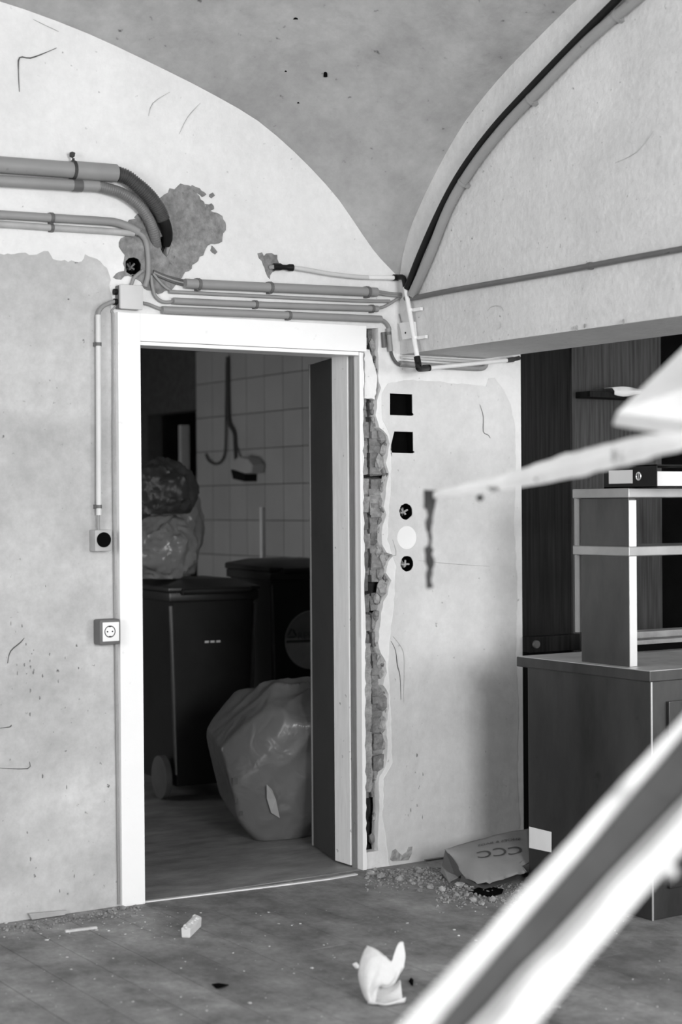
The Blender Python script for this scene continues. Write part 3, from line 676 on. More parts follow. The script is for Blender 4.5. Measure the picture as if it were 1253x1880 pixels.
for py, px in ((569, 753), (620, 762)):
    q = RW(px, py, .03); b = MB(); b.tube([q+Vector((0, 0, -.005)), q+Vector((0, 0, .005))], wp*1.35, 12, True, 1)
    b.obox(q+Vector((.018, -.022, 0)), (0, 1, 0), (1, 0, 0), (0, 0, 1), .03, .006, .006); part('clip', b, 'whitepipe', t, True)
t = thing('terminal_box', 'small white terminal box in the corner beside the water pipe', 'box', RW(745, 622))
qs = [RW(733, 593, .022), RW(756, 590, .022), RW(759, 620, .022), RW(739, 624, .022)]
b = MB(); b.prism(qs, (.021, 0, 0)); part('body', b, 'whiteplate', t, True, .002)
b = MB(); b.disc(RW(745, 611, .0225), (-1, 0, 0), .004, .001, 8); part('screw_hole', b, 'hole', t)
b = MB(); b.tube([RW(733, 576, .004), RW(735, 584, .004), RW(737, 593, .008)], .002, 6); part('wire', b, 'cable', t, True)

# ---- conduits on the right wall ----
GR = 'conduits following the vault arch'
conduit('arch_conduit', 'black cable conduit following the arch of the vault', [Vector((-.03, -d_, Z0+B(d_)-.12)) for d_ in (2.8, 2.4, 2.0, 1.7)]+[(1195, -60), (1133, 0), (1061, 72), (976, 160), (906, 236), (850, 311), (810, 383), (771, 470), (748, 530)], .0135, 'black', plane='R', group=GR, off=.03)
conduit('arch_conduit', 'thicker grey conduit following the arch below the black one', [Vector((-.021, -d_, Z0+B(d_)-.165)) for d_ in (2.8, 2.4, 2.0, 1.7)]+[(1232, -60), (1167, 0), (1078, 76), (988, 168), (927, 232), (871, 303), (826, 378), (789, 470), (757, 542)], .0185, 'pvc', plane='R', group=GR, off=.021, clips=((1134, 28), (976, 182), (851, 335)), clipm='pvc')
conduit('lunette_conduit', 'slim grey conduit running level across the right lunette wall', [(745, 548), (765, 546), (830, 533), (1000, 503.5), (1150, 475.5), (1253, 457), (1330, 443), Vector((-.0158, -4.5, 2.20))], .0098, 'pvc_dark', plane='R', clips=((1082, 488),))

# ================================================================== BEYOND THE WIDE OPENING
# ---- wooden cupboard wall ----
t = thing('wall_cupboard', 'tall dark veneer cupboard wall with a narrow ledge behind the steel counter', 'cupboard', (1.1, .03, 0))
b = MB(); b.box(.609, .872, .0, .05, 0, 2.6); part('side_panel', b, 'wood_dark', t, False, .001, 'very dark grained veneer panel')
b = MB(); b.box(.8725, .893, -.012, .05, 0, 2.6); part('edge_post', b, 'wood', t, False, .001)
b = MB(); b.box(.8935, 1.405, .012, .05, 0, 2.6); part('back_panel', b, 'wood', t)
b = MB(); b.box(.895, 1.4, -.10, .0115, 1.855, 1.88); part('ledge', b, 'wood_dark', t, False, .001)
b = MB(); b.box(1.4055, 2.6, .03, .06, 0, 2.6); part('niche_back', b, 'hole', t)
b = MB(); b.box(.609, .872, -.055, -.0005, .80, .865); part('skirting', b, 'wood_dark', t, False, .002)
b = MB(); b.disc(Vector((.63, -.055, .835)), (0, -1, 0), .016, .012, 16); part('knob', b, 'boxgrey', t, True)
# paper on the ledge
pc = DY(1128, 713, -.07)
b = MB(); g = 14
for i in range(g):
    for j in range(5):
        u, v = i/(g-1), j/4
        dz = .006+.012*abs(math.sin(u*5.0+.5)); droop = (.03+.012*math.sin(u*9))*max(0, 1-v*2.2)
        b.v.append(Vector((1.02+u*.32, -.112+max(0, v-.35)*.10, 1.885+dz-droop)))
b.f = [(i*5+j, (i+1)*5+j, (i+1)*5+j+1, i*5+j+1) for i in range(g-1) for j in range(4)]
o = tag(obj('paper_sheet', b, 'paper', None, True), 'crumpled pale paper sheet lying on the cupboard ledge', 'paper')
md = o.modifiers.new('thick', 'SOLIDIFY'); md.thickness = .0012; md.offset = 1

# ---- stainless counter ----
cx0, cy0, cy1, ch_ = .165, -1.222, -.545, .846
t = thing('steel_counter', 'stainless steel kitchen counter standing in the wide opening', 'counter', (.9, -.9, 0))
b = MB(); b.box(cx0, 1.9, cy0, cy1-.028, 0.0, ch_-.0385); part('body', b, 'steel', t, False, .002)
b = MB(); b.box(cx0-.02, 1.92, cy0-.02, cy1+.012, ch_-.038, ch_-.002); part('rim', b, 'steel', t, False, .003)
b = MB(); b.box(cx0-.019, 1.919, cy0-.019, cy1+.011, ch_-.0018, ch_); part('worktop', b, 'steel_top', t)
b = MB(); b.box(cx0+.001, cx0+.007, cy0-.003, cy0-.0005, 0, ch_-.04); part('corner_edge', b, 'steel_edge', t)
b = MB(); b.box(cx0+.075, 1.2, cy0-.012, cy0-.0005, .1, ch_-.11); part('door', b, 'steel', t, False, .003)
# label on the counter flank
qs = [RW(972, 1517.5, -cx0+.0008), RW(1013, 1527.5, -cx0+.0008), RW(1013, 1565, -cx0+.0008), RW(972, 1556.5, -cx0+.0008)]
b = MB(); b.prism(qs, (.0005, 0, 0)); tag(obj('paper_label', b, 'paper'), 'blank white paper square stuck low on the steel counter flank', 'paper')
# over-shelf
t = thing('steel_shelf', 'two-tier stainless shelf standing on the steel counter', 'shelf', (.6, -1.0, ch_))
sx0, sx1 = .178, 1.55
for xa in (sx0+.012, sx1-.05):
    b = MB(); b.box(xa, xa+.034, -1.093, -.845, ch_, 1.4285); part('upright', b, 'steel', t, False, .002)
    b = MB(); b.box(xa+.0005, xa+.0335, -1.0965, -1.0935, ch_+.001, 1.42); part('lit_front_edge', b, 'steel_edge', t)  # paler steel on this face stands for the light falling on it
b = MB(); b.box(sx0, sx1, -1.108, -.815, 1.2275, 1.2605); part('tier', b, 'steel_tier', t, False, .003)
b = MB(); b.box(sx0, sx1, -1.108, -.815, 1.429, 1.462); part('tier', b, 'steel_tier', t, False, .003)
b = MB(); b.box(sx0+.006, sx0+.03, -.83, -.818, .95, 1.4285); part('rear_strut', b, 'pvc', t)
# binder and papers on the top tier
t = thing('ring_binder', 'black ring binder lying flat on the top steel tier, white spine label', 'binder', (.33, -1.06, 1.462))
zb = 1.4625; by0, by1 = -1.222, -.958; bx0 = .2
b = MB(); b.box(bx0, bx0+.004, by0, by1, zb, zb+.078); b.box(bx0, bx0+.29, by0, by1, zb, zb+.004); b.box(bx0, bx0+.29, by0, by1, zb+.074, zb+.078)
part('cover', b, 'black', t)
b = MB(); b.box(bx0+.012, bx0+.25, by0+.012, by1-.012, zb+.006, zb+.055); part('pages', b, 'paper', t)
b = MB(); b.box(bx0-.0012, bx0-.0002, -1.105, -.985, zb+.016, zb+.062); part('spine_label', b, 'boxplastic', t)
b = MB(); b.tube([Vector((bx0-.001, -1.135+.011*math.cos(a), zb+.040+.013*math.sin(a))) for a in np.linspace(0, 2*math.pi, 25)], .0022, 6, False, 1); b.box(bx0-.002, bx0-.0005, -1.1365, -1.1335, zb+.028, zb+.052); part('finger_ring', b, 'steel_edge', t, True)
t = thing('paper_stack', 'stack of white papers beside the ring binder on the top tier', 'papers', (.62, -1.03, 1.462))
for i in range(7):
    b = MB(); a = (i*37 % 11-5)*.006; b.obox((.60+i*.004, -1.03, 1.4665+i*.0078), (math.cos(a), math.sin(a), 0), (-math.sin(a), math.cos(a), 0), (0, 0, 1), .095, .12, .0036); part('paper_bundle', b, 'paper', t)
# boards behind on the counter
t = thing('steel_tray', 'flat steel tray lying at the back of the counter top', 'tray', (1.0, -.60, ch_))
b = MB(); b.box(.62, 1.6, -.66, -.535, ch_+.0005, ch_+.028); part('foot', b, 'hole', t)
b = MB(); b.box(.60, 1.62, -.69, -.535, ch_+.0285, ch_+.045); part('slab', b, 'board', t, False, .002)
b = MB(); b.box(.60, 1.62, -.62, -.535, ch_+.0455, ch_+.07); part('slab', b, 'board', t, False, .002)

# ================================================================== BACK ROOM THINGS
def wheelie(name, label, corner, yaw, wdt, dep, hgt):
    """corner = visible front-left vertical edge at the floor, yaw = direction of the front face"""
    ex = Vector((math.cos(yaw), math.sin(yaw), 0)); ey = Vector((-ex.y, ex.x, 0)); ez = Vector((0, 0, 1))
    c = Vector(corner); t = thing(name, label, 'waste bin', c+ex*wdt/2+ey*dep/2)
    tp = .035
    def ring(z, k, grow=0): return [c+ex*(k-grow)+ey*(k-grow)+ez*z, c+ex*(wdt-k+grow)+ey*(k-grow)+ez*z, c+ex*(wdt-k+grow)+ey*(dep-k+grow)+ez*z, c+ex*(k-grow)+ey*(dep-k+grow)+ez*z]
    b = MB(); lv = [(.06, tp), (hgt-.1, .004), (hgt-.1, -.014), (hgt-.055, -.014)]
    vs = []
    for z, k in lv: vs += ring(z, k)
    fs = [(3, 2, 1, 0), tuple(range(12, 16))]
    for i in range(3): fs += [(i*4+j, i*4+(j+1) % 4, i*4+4+(j+1) % 4, i*4+4+j) for j in range(4)]
    b.add(vs, fs); part('body', b, 'binpl', t, True, .012)
    b = MB(); lid = ring(hgt-.054, -.02)+[p+ez*(.03 if i > 1 else .02) for i, p in enumerate(ring(hgt-.054, -.02))]
    top = [p+ez*.055 for p in ring(hgt-.054, .08)]
    b.add(lid+top, [(3, 2, 1, 0)]+[(j, (j+1) % 4, 4+(j+1) % 4, 4+j) for j in range(4)]+[(4+j, 4+(j+1) % 4, 8+(j+1) % 4, 8+j) for j in range(4)]+[(8, 9, 10, 11)])
    part('lid', b, 'binpl', t, True, .008)
    b = MB(); b.tube([c+ex*(wdt*.1)+ey*(-.045)+ez*(hgt-.05), c+ex*(wdt*.9)+ey*(-.045)+ez*(hgt-.05)], .016, 10, True, 1)
    for k in (.12, .88): b.tube([c+ex*(wdt*k)+ey*(-.045)+ez*(hgt-.05), c+ex*(wdt*k)+ey*.0+ez*(hgt-.06)], .013, 8, True, 1)
    part('handle', b, 'binpl', t, True)
    for s_ in (-.035, wdt+.005):
        b = MB(); q = c+ex*s_+ey*.09+ez*.105; b.tube([q, q+ex*.03], .104, 24, True, 1); part('wheel', b, 'pvc_dark' if s_ < 0 else 'binpl', t, True)
    b = MB()
    for k in (.0, 1.):
        q = c+ex*(wdt*k); b.tube([q+ez*.12+(ex*(tp-.004) if k == 0 else ex*(.004-tp))+ey*(tp-.006), q+ez*(hgt-.12)+ey*.002], .011, 8, True, 1)
    part('corner_rib', b, 'binrib', t, True)
    return t, c, ex, ey
def at_floor(px, d):
    r = ray(px, 930); r.z = 0; p = CAM+r*(d/ (r.dot(FW))); p.z = 0; return p
az = lambda px: -(YAW+math.atan((px-CX)/FPX))
b1c = at_floor(313, 8.08); b1, c, ex, ey = wheelie('wheelie_bin', 'black wheeled waste bin with a white dashed mark, bags on its lid', b1c, az(380)+math.radians(22), .44, .56, 1.055)
for i in range(3):
    b = MB(); q = c+ex*(.185+i*.030)+Vector((0, 0, .755)); nrm = -ey; b.obox(q+nrm*(-.0065), ex, ey, (0, 0, 1), .0105, .0015, .005); part('white_mark', b, 'paper', b1)
b2c = at_floor(497, 8.6); b2, c2_, ex2, ey2 = wheelie('wheelie_bin', 'black wheeled waste bin carrying a big round sticker beside the panel', b2c, az(560)+math.radians(24), .46, .58, 1.13)
def bin_face(c, ex, ey, hgt, u, z):   # point on the sloping front face
    k = .035+(.004-.035)*((z-.06)/(hgt-.16)); return c+ex*u+ey*(k-.0035)+Vector((0, 0, z))
st = []
q0 = bin_face(c2_, ex2, ey2, 1.13, .23, .72); q1 = bin_face(c2_, ex2, ey2, 1.13, .23, .9); upf = (q1-q0).normalized(); nf = ex2.cross(upf).normalized()
if nf.dot(CAM-q0) < 0: nf = -nf
R_ = .152
def stick(poly, lift, m, nm):
    b = MB(); b.prism([q0+ex2*u+upf*v+nf*lift for u, v in poly], nf*.0008); return part(nm, b, m, b2)
stick([(R_*math.cos(a), R_*math.sin(a)) for a in np.linspace(0, 2*math.pi, 49)[:-1]], .0015, 'sticker', 'sticker')
stick([(R_*.97*math.cos(a), R_*.97*math.sin(a)) for a in np.linspace(.08, math.pi-.08, 25)], .0026, 'sticker_dark', 'sticker_print')
stick([(-.145, -.012), (.145, -.012), (.145, .002), (-.145, .002)], .0036, 'ink', 'sticker_band')
def text_mesh(s, size):
    cu = bpy.data.curves.new('lettering', 'FONT'); cu.body = s; cu.size = size; cu.align_x = 'LEFT'
    o = bpy.data.objects.new('lettering', cu); COL.objects.link(o); bpy.context.view_layer.update()
    me = bpy.data.meshes.new_from_object(o.evaluated_get(bpy.context.evaluated_depsgraph_get()))
    vs = [v.co.copy() for v in me.vertices]; fs = [tuple(p.vertices) for p in me.polygons]
    bpy.data.objects.remove(o); bpy.data.curves.remove(cu); bpy.data.meshes.remove(me); return vs, fs
def lettering(s, size, org, ux, uy, m, parent, nm='lettering', sx_=1., fn=None):
    vs, fs = text_mesh(s, size); b = MB()
    b.add([fn(v.x*sx_, v.y) if fn else org+ux*v.x*sx_+uy*v.y for v in vs], fs)
    return obj(nm, b, m, parent, False, world_loc(parent), 0, False)
lettering('RES', .05, q0+ex2*(-.082)+upf*.006+nf*.0042, ex2, upf, 'ink', b2)
tri = MB()
for k in range(3):      # three-arrow triangle mark
    a0, a1 = math.pi/2+k*2.094, math.pi/2+(k+1)*2.094
    cc_ = q0+ex2*(-.112)+upf*.034+nf*.0042
    pa = cc_+(ex2*math.cos(a0)+upf*math.sin(a0))*.032; pb = cc_+(ex2*math.cos(a1)+upf*math.sin(a1))*.032
    tri.tube([pa.lerp(pb, .12), pa.lerp(pb, .8)], .0045, 6, True, 1)
part('recycling_mark', tri, 'ink', b2)
lettering('C', .04, q0+ex2*.0+upf*(-.115)+nf*.003, ex2, upf, 'whiteplate', b2)

def blob(c, rx, ry, rz, fn, seed, sub=5, floor=0.0, yaw=0.):
    bm = bmesh.new(); bmesh.ops.create_icosphere(bm, subdivisions=sub, radius=1)
    vs = []
    cs, sn = math.cos(yaw), math.sin(yaw)
    for v in bm.verts:
        n = v.co.normalized()
        k = fn(n, seed)
        p = Vector((n.x*rx*k, n.y*ry*k, n.z*rz*k)); p = Vector((p.x*cs-p.y*sn, p.x*sn+p.y*cs, p.z))+Vector(c)
        if p.z < floor: p.z = floor+(.0 if p.z < floor-.02 else 0)
        vs.append(p)
    bm.verts.index_update(); fs = [tuple(v.index for v in f.verts) for f in bm.faces]; bm.free()
    b = MB(); b.add(vs, fs); return b
def crumple(n, seed):
    o = Vector((seed*3.1, seed*1.7, seed*.9))
    r = 1-.16*abs(noise.noise(n*1.6+o))*1.8 - .07*abs(noise.noise(n*3.7+o))*2 - .03*abs(noise.noise(n*9+o))*2
    return r+.13
# big clear bag on the floor (silhouette corners from a few facet planes)
bagc = at_floor(512, 7.28)+Vector((0, 0, .33))
facets = [(Vector((-.62, -.25, .75)), .80), (Vector((-.95, -.2, -.25)), .86), (Vector((-.75, -.1, -.75)), .93), (Vector((.1, -.5, .85)), .92), (Vector((.2, -1, -.3)), .80), (Vector((-.35, -.9, .35)), .90), (Vector((.9, -.3, .2)), .95), (Vector((.5, -.6, -.6)), .95), (Vector((0, .3, 1)), .86)]
AXB = Vector((.55, -.15, .82)).normalized(); _pa = AXB.orthogonal().normalized(); _pb = AXB.cross(_pa)
def bagf(n, seed):
    k = 1.12
    for d, h in facets:
        q = n.dot(d.normalized())
        if q > .05:
            c_ = h/q; k = min(k, c_) if abs(k-c_) > .05 else min(k, c_)-.25*(.05-abs(k-c_))**2/.05
    q = n.dot(AXB); ph = math.atan2(n.dot(_pb), n.dot(_pa))
    pl_ = abs(math.sin(ph*5.5+2.2*noise.noise(n*1.3)))*max(0, min(1, (q+.35)/1.0))
    return k*(1-.055*pl_-.05*abs(noise.noise(n*1.7+Vector((4, 2, seed))))-.018*abs(noise.noise(n*5+Vector((1, 2, seed)))))
t = thing('waste_bag', 'large clear plastic waste bag slumped on the floor before the bins', 'bag', (bagc.x, bagc.y, 0))
b = blob(bagc, .315, .30, .375, bagf, 2.0, 6, 0.002, az(512)); part('film', b, 'film', t, True)
b = blob(bagc+Vector((0, 0, -.02)), .19, .17, .22, crumple, 5.3, 4, 0.012, .4); part('contents', b, 'mortar', t, True)
b = MB()
vx = Vector((math.cos(az(512)), math.sin(az(512)), 0)); vy = Vector((-vx.y, vx.x, 0))
def on_bag(px, py, lift=.004):     # first hit of the photo ray with the bag ellipsoid
    r = ray(px, py); best = None
    for s_ in np.linspace(6.7, 7.6, 240):
        p = CAM+r*s_; q = p-bagc; l = Vector((q.dot(vx)/.315, q.dot(vy)/.30, q.z/.375)); 
        if l.length < bagf(l.normalized(), 2.0)+.001: return p-r.normalized()*lift
    return CAM+r*7.1
for i, (px, py, r_) in enumerate(((432, 1434, .0135), (435, 1470, .009), (443, 1493, .009))):
    p = on_bag(px, py); b = MB(); b.obox(p, vx, vy, (0, 0, 1), r_*.8, .0015, r_); part('printed_mark', b, 'ink', t)
b = MB(); p = on_bag(503, 1472, .02)
b.add([on_bag(490, 1440, .03), on_bag(500, 1450, .035), on_bag(507, 1468, .03), on_bag(514, 1502, .012), on_bag(498, 1492, .02), on_bag(490, 1465, .02)], [(0, 1, 2), (0, 2, 5), (2, 3, 4), (2, 4, 5)]); part('film_flap', b, 'film_edge', t)
# bags on the lid of the left bin
lidz = 1.06
cb1 = at_floor(300, 8.3)+Vector((0, 0, lidz+.135))
b = blob(cb1, .16, .15, .17, crumple, 3.0, 5, lidz-.002); o = tag(obj('waste_bag', b, 'film_dim', None, True), 'milky plastic bag sitting on the lid of the left bin', 'bag')
cb2 = at_floor(325, 8.66)+Vector((0, 0, lidz+.24))
b = blob(cb2, .13, .13, .27, crumple, 8.0, 5, lidz+.002); o = tag(obj('waste_bag', b, 'film_dim', None, True), 'tall milky plastic bag standing behind the one on the bin', 'bag')
cb3 = at_floor(298, 8.25)+Vector((0, 0, lidz+.43))
b = blob(cb3, .165, .16, .15, crumple, 5.0, 5, lidz+.315); o = tag(obj('waste_bag', b, 'film_dark', None, True), 'dark plastic bag piled on top of the milky bag', 'bag')
# white pole behind the right bin
p = at_floor(482, 9.5); b = MB(); b.tube([p, p+Vector((0, 0, 1.405))], .0165, 14, True, 1); tag(obj('white_pole', b, 'whitepipe', None, True), 'white round pole standing upright behind the stickered bin', 'pole')
# wall lamp socket box dangling on its cable
def TWL(px, py, off=.02): return RW(px, py, -(XT-off))
t = thing('wall_lamp', 'small damaged wall lamp hanging crooked on the tiled wall', 'lamp', TWL(445, 882))
b = MB(); b.prism([TWL(424, 862, .09), TWL(450, 870, .09), TWL(449, 884, .09), TWL(428, 879, .09)], (.085, 0, 0)); part('base', b, 'black', t)
b = MB(); b.prism([TWL(427, 848, .10), TWL(437, 838, .10), TWL(455, 842, .10), TWL(464, 854, .10), TWL(461, 868, .10), TWL(450, 870, .10), TWL(427, 862, .10)], (.09, 0, 0)); part('shade', b, 'boxplastic', t, False, .008)
b = MB(); b.tube([TWL(418, 655), TWL(419, 740), TWL(421, 775), TWL(430, 795), TWL(432, 820), TWL(434, 845, .05)], .012, 8); part('cable', b, 'cable_dark', t, True)
b = MB(); b.tube([TWL(416, 665), TWL(415, 760), TWL(414, 820), TWL(409, 843), TWL(397, 852), TWL(384, 846), TWL(378, 834)], .007, 8); tag(obj('cable', b, 'cable_dark', None, True), 'dark cable hanging in a hook shape on the tiled wall', 'cable')
# pale jamb seen through the rear passage
b = MB(); q = at_floor(339, 10.95); b.box(q.x-.03, q.x+.03, q.y-.02, q.y+.02, 0.0, 1.94); tag(obj('passage_jamb', b, 'boxplastic'), 'pale narrow jamb standing inside the dark rear passage', 'jamb')

# ================================================================== FLOOR THINGS
# crumpled white wrapper
pw = FL(703, 1836); vw = Vector((math.cos(-YAW), math.sin(-YAW), 0)); dw = Vector((math.sin(YAW), math.cos(YAW), 0)); sc = 5.03/3100
def W(px, py, dep=0.): return pw + vw*((px-703)*sc) + Vector((0, 0, max(.0015, (1843-py)*sc*1.0)))+dw*dep
rows = [  # each row runs from the left rim over the sheet; (px, py, depth)
    [(664, 1820, .00), (660, 1800, .01), (663, 1782, .03), (670, 1766, .05), (677, 1757, .06)],
    [(672, 1835, -.03), (668, 1812, -.035), (672, 1790, -.02), (680, 1770, .01), (688, 1758, .045)],
    [(684, 1843, -.045), (678, 1822, -.05), (682, 1802, -.045), (692, 1780, -.01), (700, 1764, .03)],
    [(690, 1843, -.03), (685, 1828, -.03), (690, 1812, -.03), (702, 1790, -.005), (709, 1771, .025)],
    [(696, 1820, .00), (697, 1816, -.005), (702, 1812, -.01), (712, 1798, -.005), (714, 1775, .02)],
    [(710, 1822, .005), (712, 1818, .0), (716, 1813, -.005), (722, 1803, .0), (720, 1778, .02)],
    [(724, 1816, .01), (725, 1812, .01), (727, 1807, .01), (728, 1795, .015), (724, 1768, .03)],
    [(731, 1804, .015), (733, 1800, .02), (735, 1796, .02), (735, 1780, .03), (733, 1750, .045)],
    [(738, 1790, .02), (741, 1788, .025), (743, 1780, .03), (744, 1768, .04), (741, 1749, .05)]]
def loft(rows, sub):
    R2 = [spline([W(*p) for p in r], sub) for r in rows]
    cols = [spline([R2[i][j] for i in range(len(R2))], sub) for j in range(len(R2[0]))]
    m, n = len(cols), len(cols[0]); b = MB()
    for c_ in cols:
        for p in c_: b.v.append(p+Vector((0, 0, max(0, .003*noise.noise(p*60))))+dw*.006*noise.noise(p*38))
    b.f = [(i*n+j, i*n+j+1, (i+1)*n+j+1, (i+1)*n+j) for i in range(m-1) for j in range(n-1)]
    return b
t = thing('paper_wrapper', 'crumpled white paper wrapper with two raised flaps on the floor', 'paper', pw)
o = part('folded_sheet', loft(rows, 4), 'foam', t, 'all'); md = o.modifiers.new('thick', 'SOLIDIFY'); md.thickness = .002
rows2 = [[(680, 1826, .035), (697, 1828, .06), (716, 1826, .065), (736, 1818, .05)], [(676, 1843, -.01), (694, 1843, .0), (714, 1843, .0), (738, 1843, .005)], [(677, 1843, -.04), (694, 1844, -.055), (715, 1844, -.055), (741, 1843, -.03)], [(676, 1835, -.047), (693, 1837, -.064), (715, 1837, -.064), (743, 1832, -.036)]]
o = part('curled_rim', loft(rows2, 4), 'foam', t, 'all'); md = o.modifiers.new('thick', 'SOLIDIFY'); md.thickness = .002
b = MB(); p = W(657, 1786, .02); b.rock(p, .017, (1, .6, .6), 3); part('torn_corner', b, 'foam', t)
# foam block
p = FL(343, 1722); q = FL(365, 1700); dr = (q-p).normalized(); nr = Vector((-dr.y, dr.x, 0))
b = MB(); ca = p+Vector((0, 0, 0)); L_ = (q-p).length*.95
prof = [(-.017, 0), (.011, 0), (.013, .03), (-.004, .037), (-.019, .031)]
vs = [ca+nr*(-u)+Vector((0, 0, v)) for u, v in prof]+[ca+dr*L_+nr*(-u)+Vector((0, 0, v*1.08)) for u, v in prof]
b.add(vs, [(4, 3, 2, 1, 0), (5, 6, 7, 8, 9)]+[(i, (i+1) % 5, 5+(i+1) % 5, 5+i) for i in range(5)])
t = thing('foam_block', 'long broken white block lying on the floor before the doorway', 'block', p)
part('block', b, 'foam', t, False, .003)
b = MB()
for i in range(9): b.rock(ca+dr*L_*i/8+nr*random.uniform(-.006, .012)+Vector((0, 0, .034)), random.uniform(.006, .011), (1, 1, .7), 500+i)
part('crumbs', b, 'foam', t)
# loose wall base fragments
b = MB(); b.prism([D(50, 1676, .004), D(120, 1670, .004), D(117, 1688, .004), D(56, 1698.5, .004)], (0, -.016, 0)); b.v = [Vector((v.x, v.y, max(.0015, v.z))) for v in b.v]
tag(obj('base_tile', b, 'boxmid', None, False, None, .002), 'broken base tile fragment leaning on the grey wall', 'tile')
b = MB(); b.prism([D(779, 1578, .003), D(900, 1560, .003), D(900, 1578, .003), D(779, 1600, .003)], (0, -.014, 0)); b.v = [Vector((v.x, v.y, max(.003, v.z))) for v in b.v]
tag(obj('base_board', b, 'boxgrey', None, False, None, .002), 'short dark base board at the wall behind the cardboard', 'baseboard')
# cardboard
cz = [(818, 1559, .125), (870, 1543, .13), (922, 1530, .135), (972, 1521, .14)]
mid = [(832, 1580, .08), (880, 1573, .10), (930, 1567, .10), (974, 1562, .10)]
frt = [(848, 1604, .045), (884, 1618, .035), (930, 1608, .05), (978, 1594, .06)]
def CB(px, py, z): return FL(px, py, z)
rowsC = [spline([CB(*p) for p in r], 6) for r in (cz, mid, frt)]
colsC = [spline([rowsC[i][j] for i in range(3)], 6) for j in range(len(rowsC[0]))]
m_, n2 = len(colsC), len(colsC[0]); b = MB()
for i, c_ in enumerate(colsC):
    for j, p in enumerate(c_):
        p.y = min(p.y, -.012); p.x = min(p.x, .155 if p.y < -.53 else .59)
        e_ = j/(n2-1); b.v.append(p+Vector((0, -.01*e_**6*math.sin(i*1.9), .004*noise.noise(p*14)-.012*e_**8*abs(math.sin(i*.9)))))
b.f = [(i*n2+j, i*n2+j+1, (i+1)*n2+j+1, (i+1)*n2+j) for i in range(m_-1) for j in range(n2-1)]
t = thing('cardboard_box', 'flattened grey cardboard box with upside-down lettering beside the counter', 'cardboard', CB(900, 1590, 0))
o = part('top_panel', b, 'cardboard', t, True); md = o.modifiers.new('thick', 'SOLIDIFY'); md.thickness = .004; md.offset = -1
def patch(u, v):           # point on the top panel, u left->right, v back->front
    x = u*(m_-1); y = v*(n2-1); i = max(0, min(m_-2, int(x))); j = max(0, min(n2-2, int(y))); fu, fv = x-i, y-j
    g_ = lambda a, c_: Vector(o_v[a*n2+c_])
    return (g_(i, j)*(1-fu)*(1-fv)+g_(i+1, j)*fu*(1-fv)+g_(i, j+1)*(1-fu)*fv+g_(i+1, j+1)*fu*fv)
o_v = [v.copy() for v in b.v]
upn = Vector((0, 0, .003))
lettering('CCC', 1, None, None, None, 'ink', t, 'lettering', 1, lambda x, y: patch(.87-x*.265, .55-y*.24)+upn)
lettering('SHOES & BAGS', 1, None, None, None, 'ink', t, 'lettering', 1, lambda x, y: patch(.86-x*.077, .27-y*.07)+upn)
for i, (pts, zs) in enumerate((([(818, 1560), (832, 1575), (850, 1605), (838, 1612), (812, 1590)], (.12, .09, .04, .012, .05)), ([(812, 1588), (832, 1593), (842, 1610), (824, 1618), (809, 1600)], (.045, .04, .02, .008, .02)),
                               ([(848, 1606), (885, 1620), (935, 1610), (985, 1594), (985, 1606), (890, 1632), (845, 1618)], (.036, .026, .04, .05, .012, .006, .008)))):
    q = [CB(px, py, zz) for (px, py), zz in zip(pts, zs)]; b = MB(); q = [Vector((min(v.x, .155 if v.y < -.53 else .59), min(v.y, -.02), v.z)) for v in q]; b.add(q, [(0, k, k+1) for k in range(1, len(q)-1)])
    o = part('side_flap', b, 'cardboard' if i == 1 else 'boxgrey', t); md = o.modifiers.new('thick', 'SOLIDIFY'); md.thickness = .004
b = MB(); b.prism([FL(*p, .002) for p in [(862, 1638), (880, 1631), (905, 1630), (925, 1634), (922, 1641), (900, 1647), (880, 1643)]], (0, 0, .004)); tag(obj('black_scrap', b, 'hole'), 'flat black scrap among the rubble under the cardboard', 'scrap')
# dark scraps
for i, (pts, lab) in enumerate(([[(389, 1808), (401, 1806), (420, 1809), (405, 1814), (397, 1815)], 'thin dark scrap lying on the floor beyond the wrapper and block'], [[(751, 1802), (755, 1796), (760, 1800), (759, 1811), (755, 1808)], 'tiny dark curled scrap on the floor beside the white wrapper'])):
    b = MB(); b.prism([FL(*p, .001+.006*(k % 2)) for k, p in enumerate(pts)], (0, 0, .0025)); tag(obj('dark_scrap', b, 'hole'), lab, 'scrap')
# rubble along the wall foot
rub = MB(); r5 = random.Random(77)
def rub_pos():
    u = r5.random()
    if u < .62:
        px = r5.uniform(672, 830); py = 1597+abs(r5.gauss(0, 15))-(px-690)*.03
    else:
        px = r5.uniform(800, 960); py = 1642+r5.gauss(0, 12)-(px-870)*.05
    return px, py
for i in range(2600):
    px, py = rub_pos() if i < 2100 else (r5.uniform(-20, 265), 0); py = py or 1703-px*.155+abs(r5.gauss(0, 7)); p = FL(px, py)
    if p.y > -.006: p.y = -.006-r5.random()*.03
    r_ = min(.016, r5.lognormvariate(-5.75, .5)); rub.rock(p+Vector((0, 0, r_*.35)), r_, (1, 1, .7), i)
o = tag(obj('rubble', rub, 'rubble'), 'crumbled plaster rubble spread along the wall foot', 'rubble', None, 'stuff')
for i in range(14):
    px, py = ((680, 1606), (700, 1612), (735, 1618), (760, 1625), (790, 1632), (812, 1636), (838, 1646), (856, 1630), (870, 1656), (885, 1662), (905, 1655), (845, 1628), (770, 1604), (720, 1604))[i]
    p = FL(px, py); r_ = r5.uniform(.012, .02); b = MB(); b.rock(p+Vector((0, 0, r_*.45)), r_, (1.2, 1, .7), 900+i)
    tag(obj('rubble_chunk', b, 'rubble'), 'pale plaster chunk lying in the rubble along the wall foot', 'rubble', 'plaster chunks at the wall foot')
chips = MB()
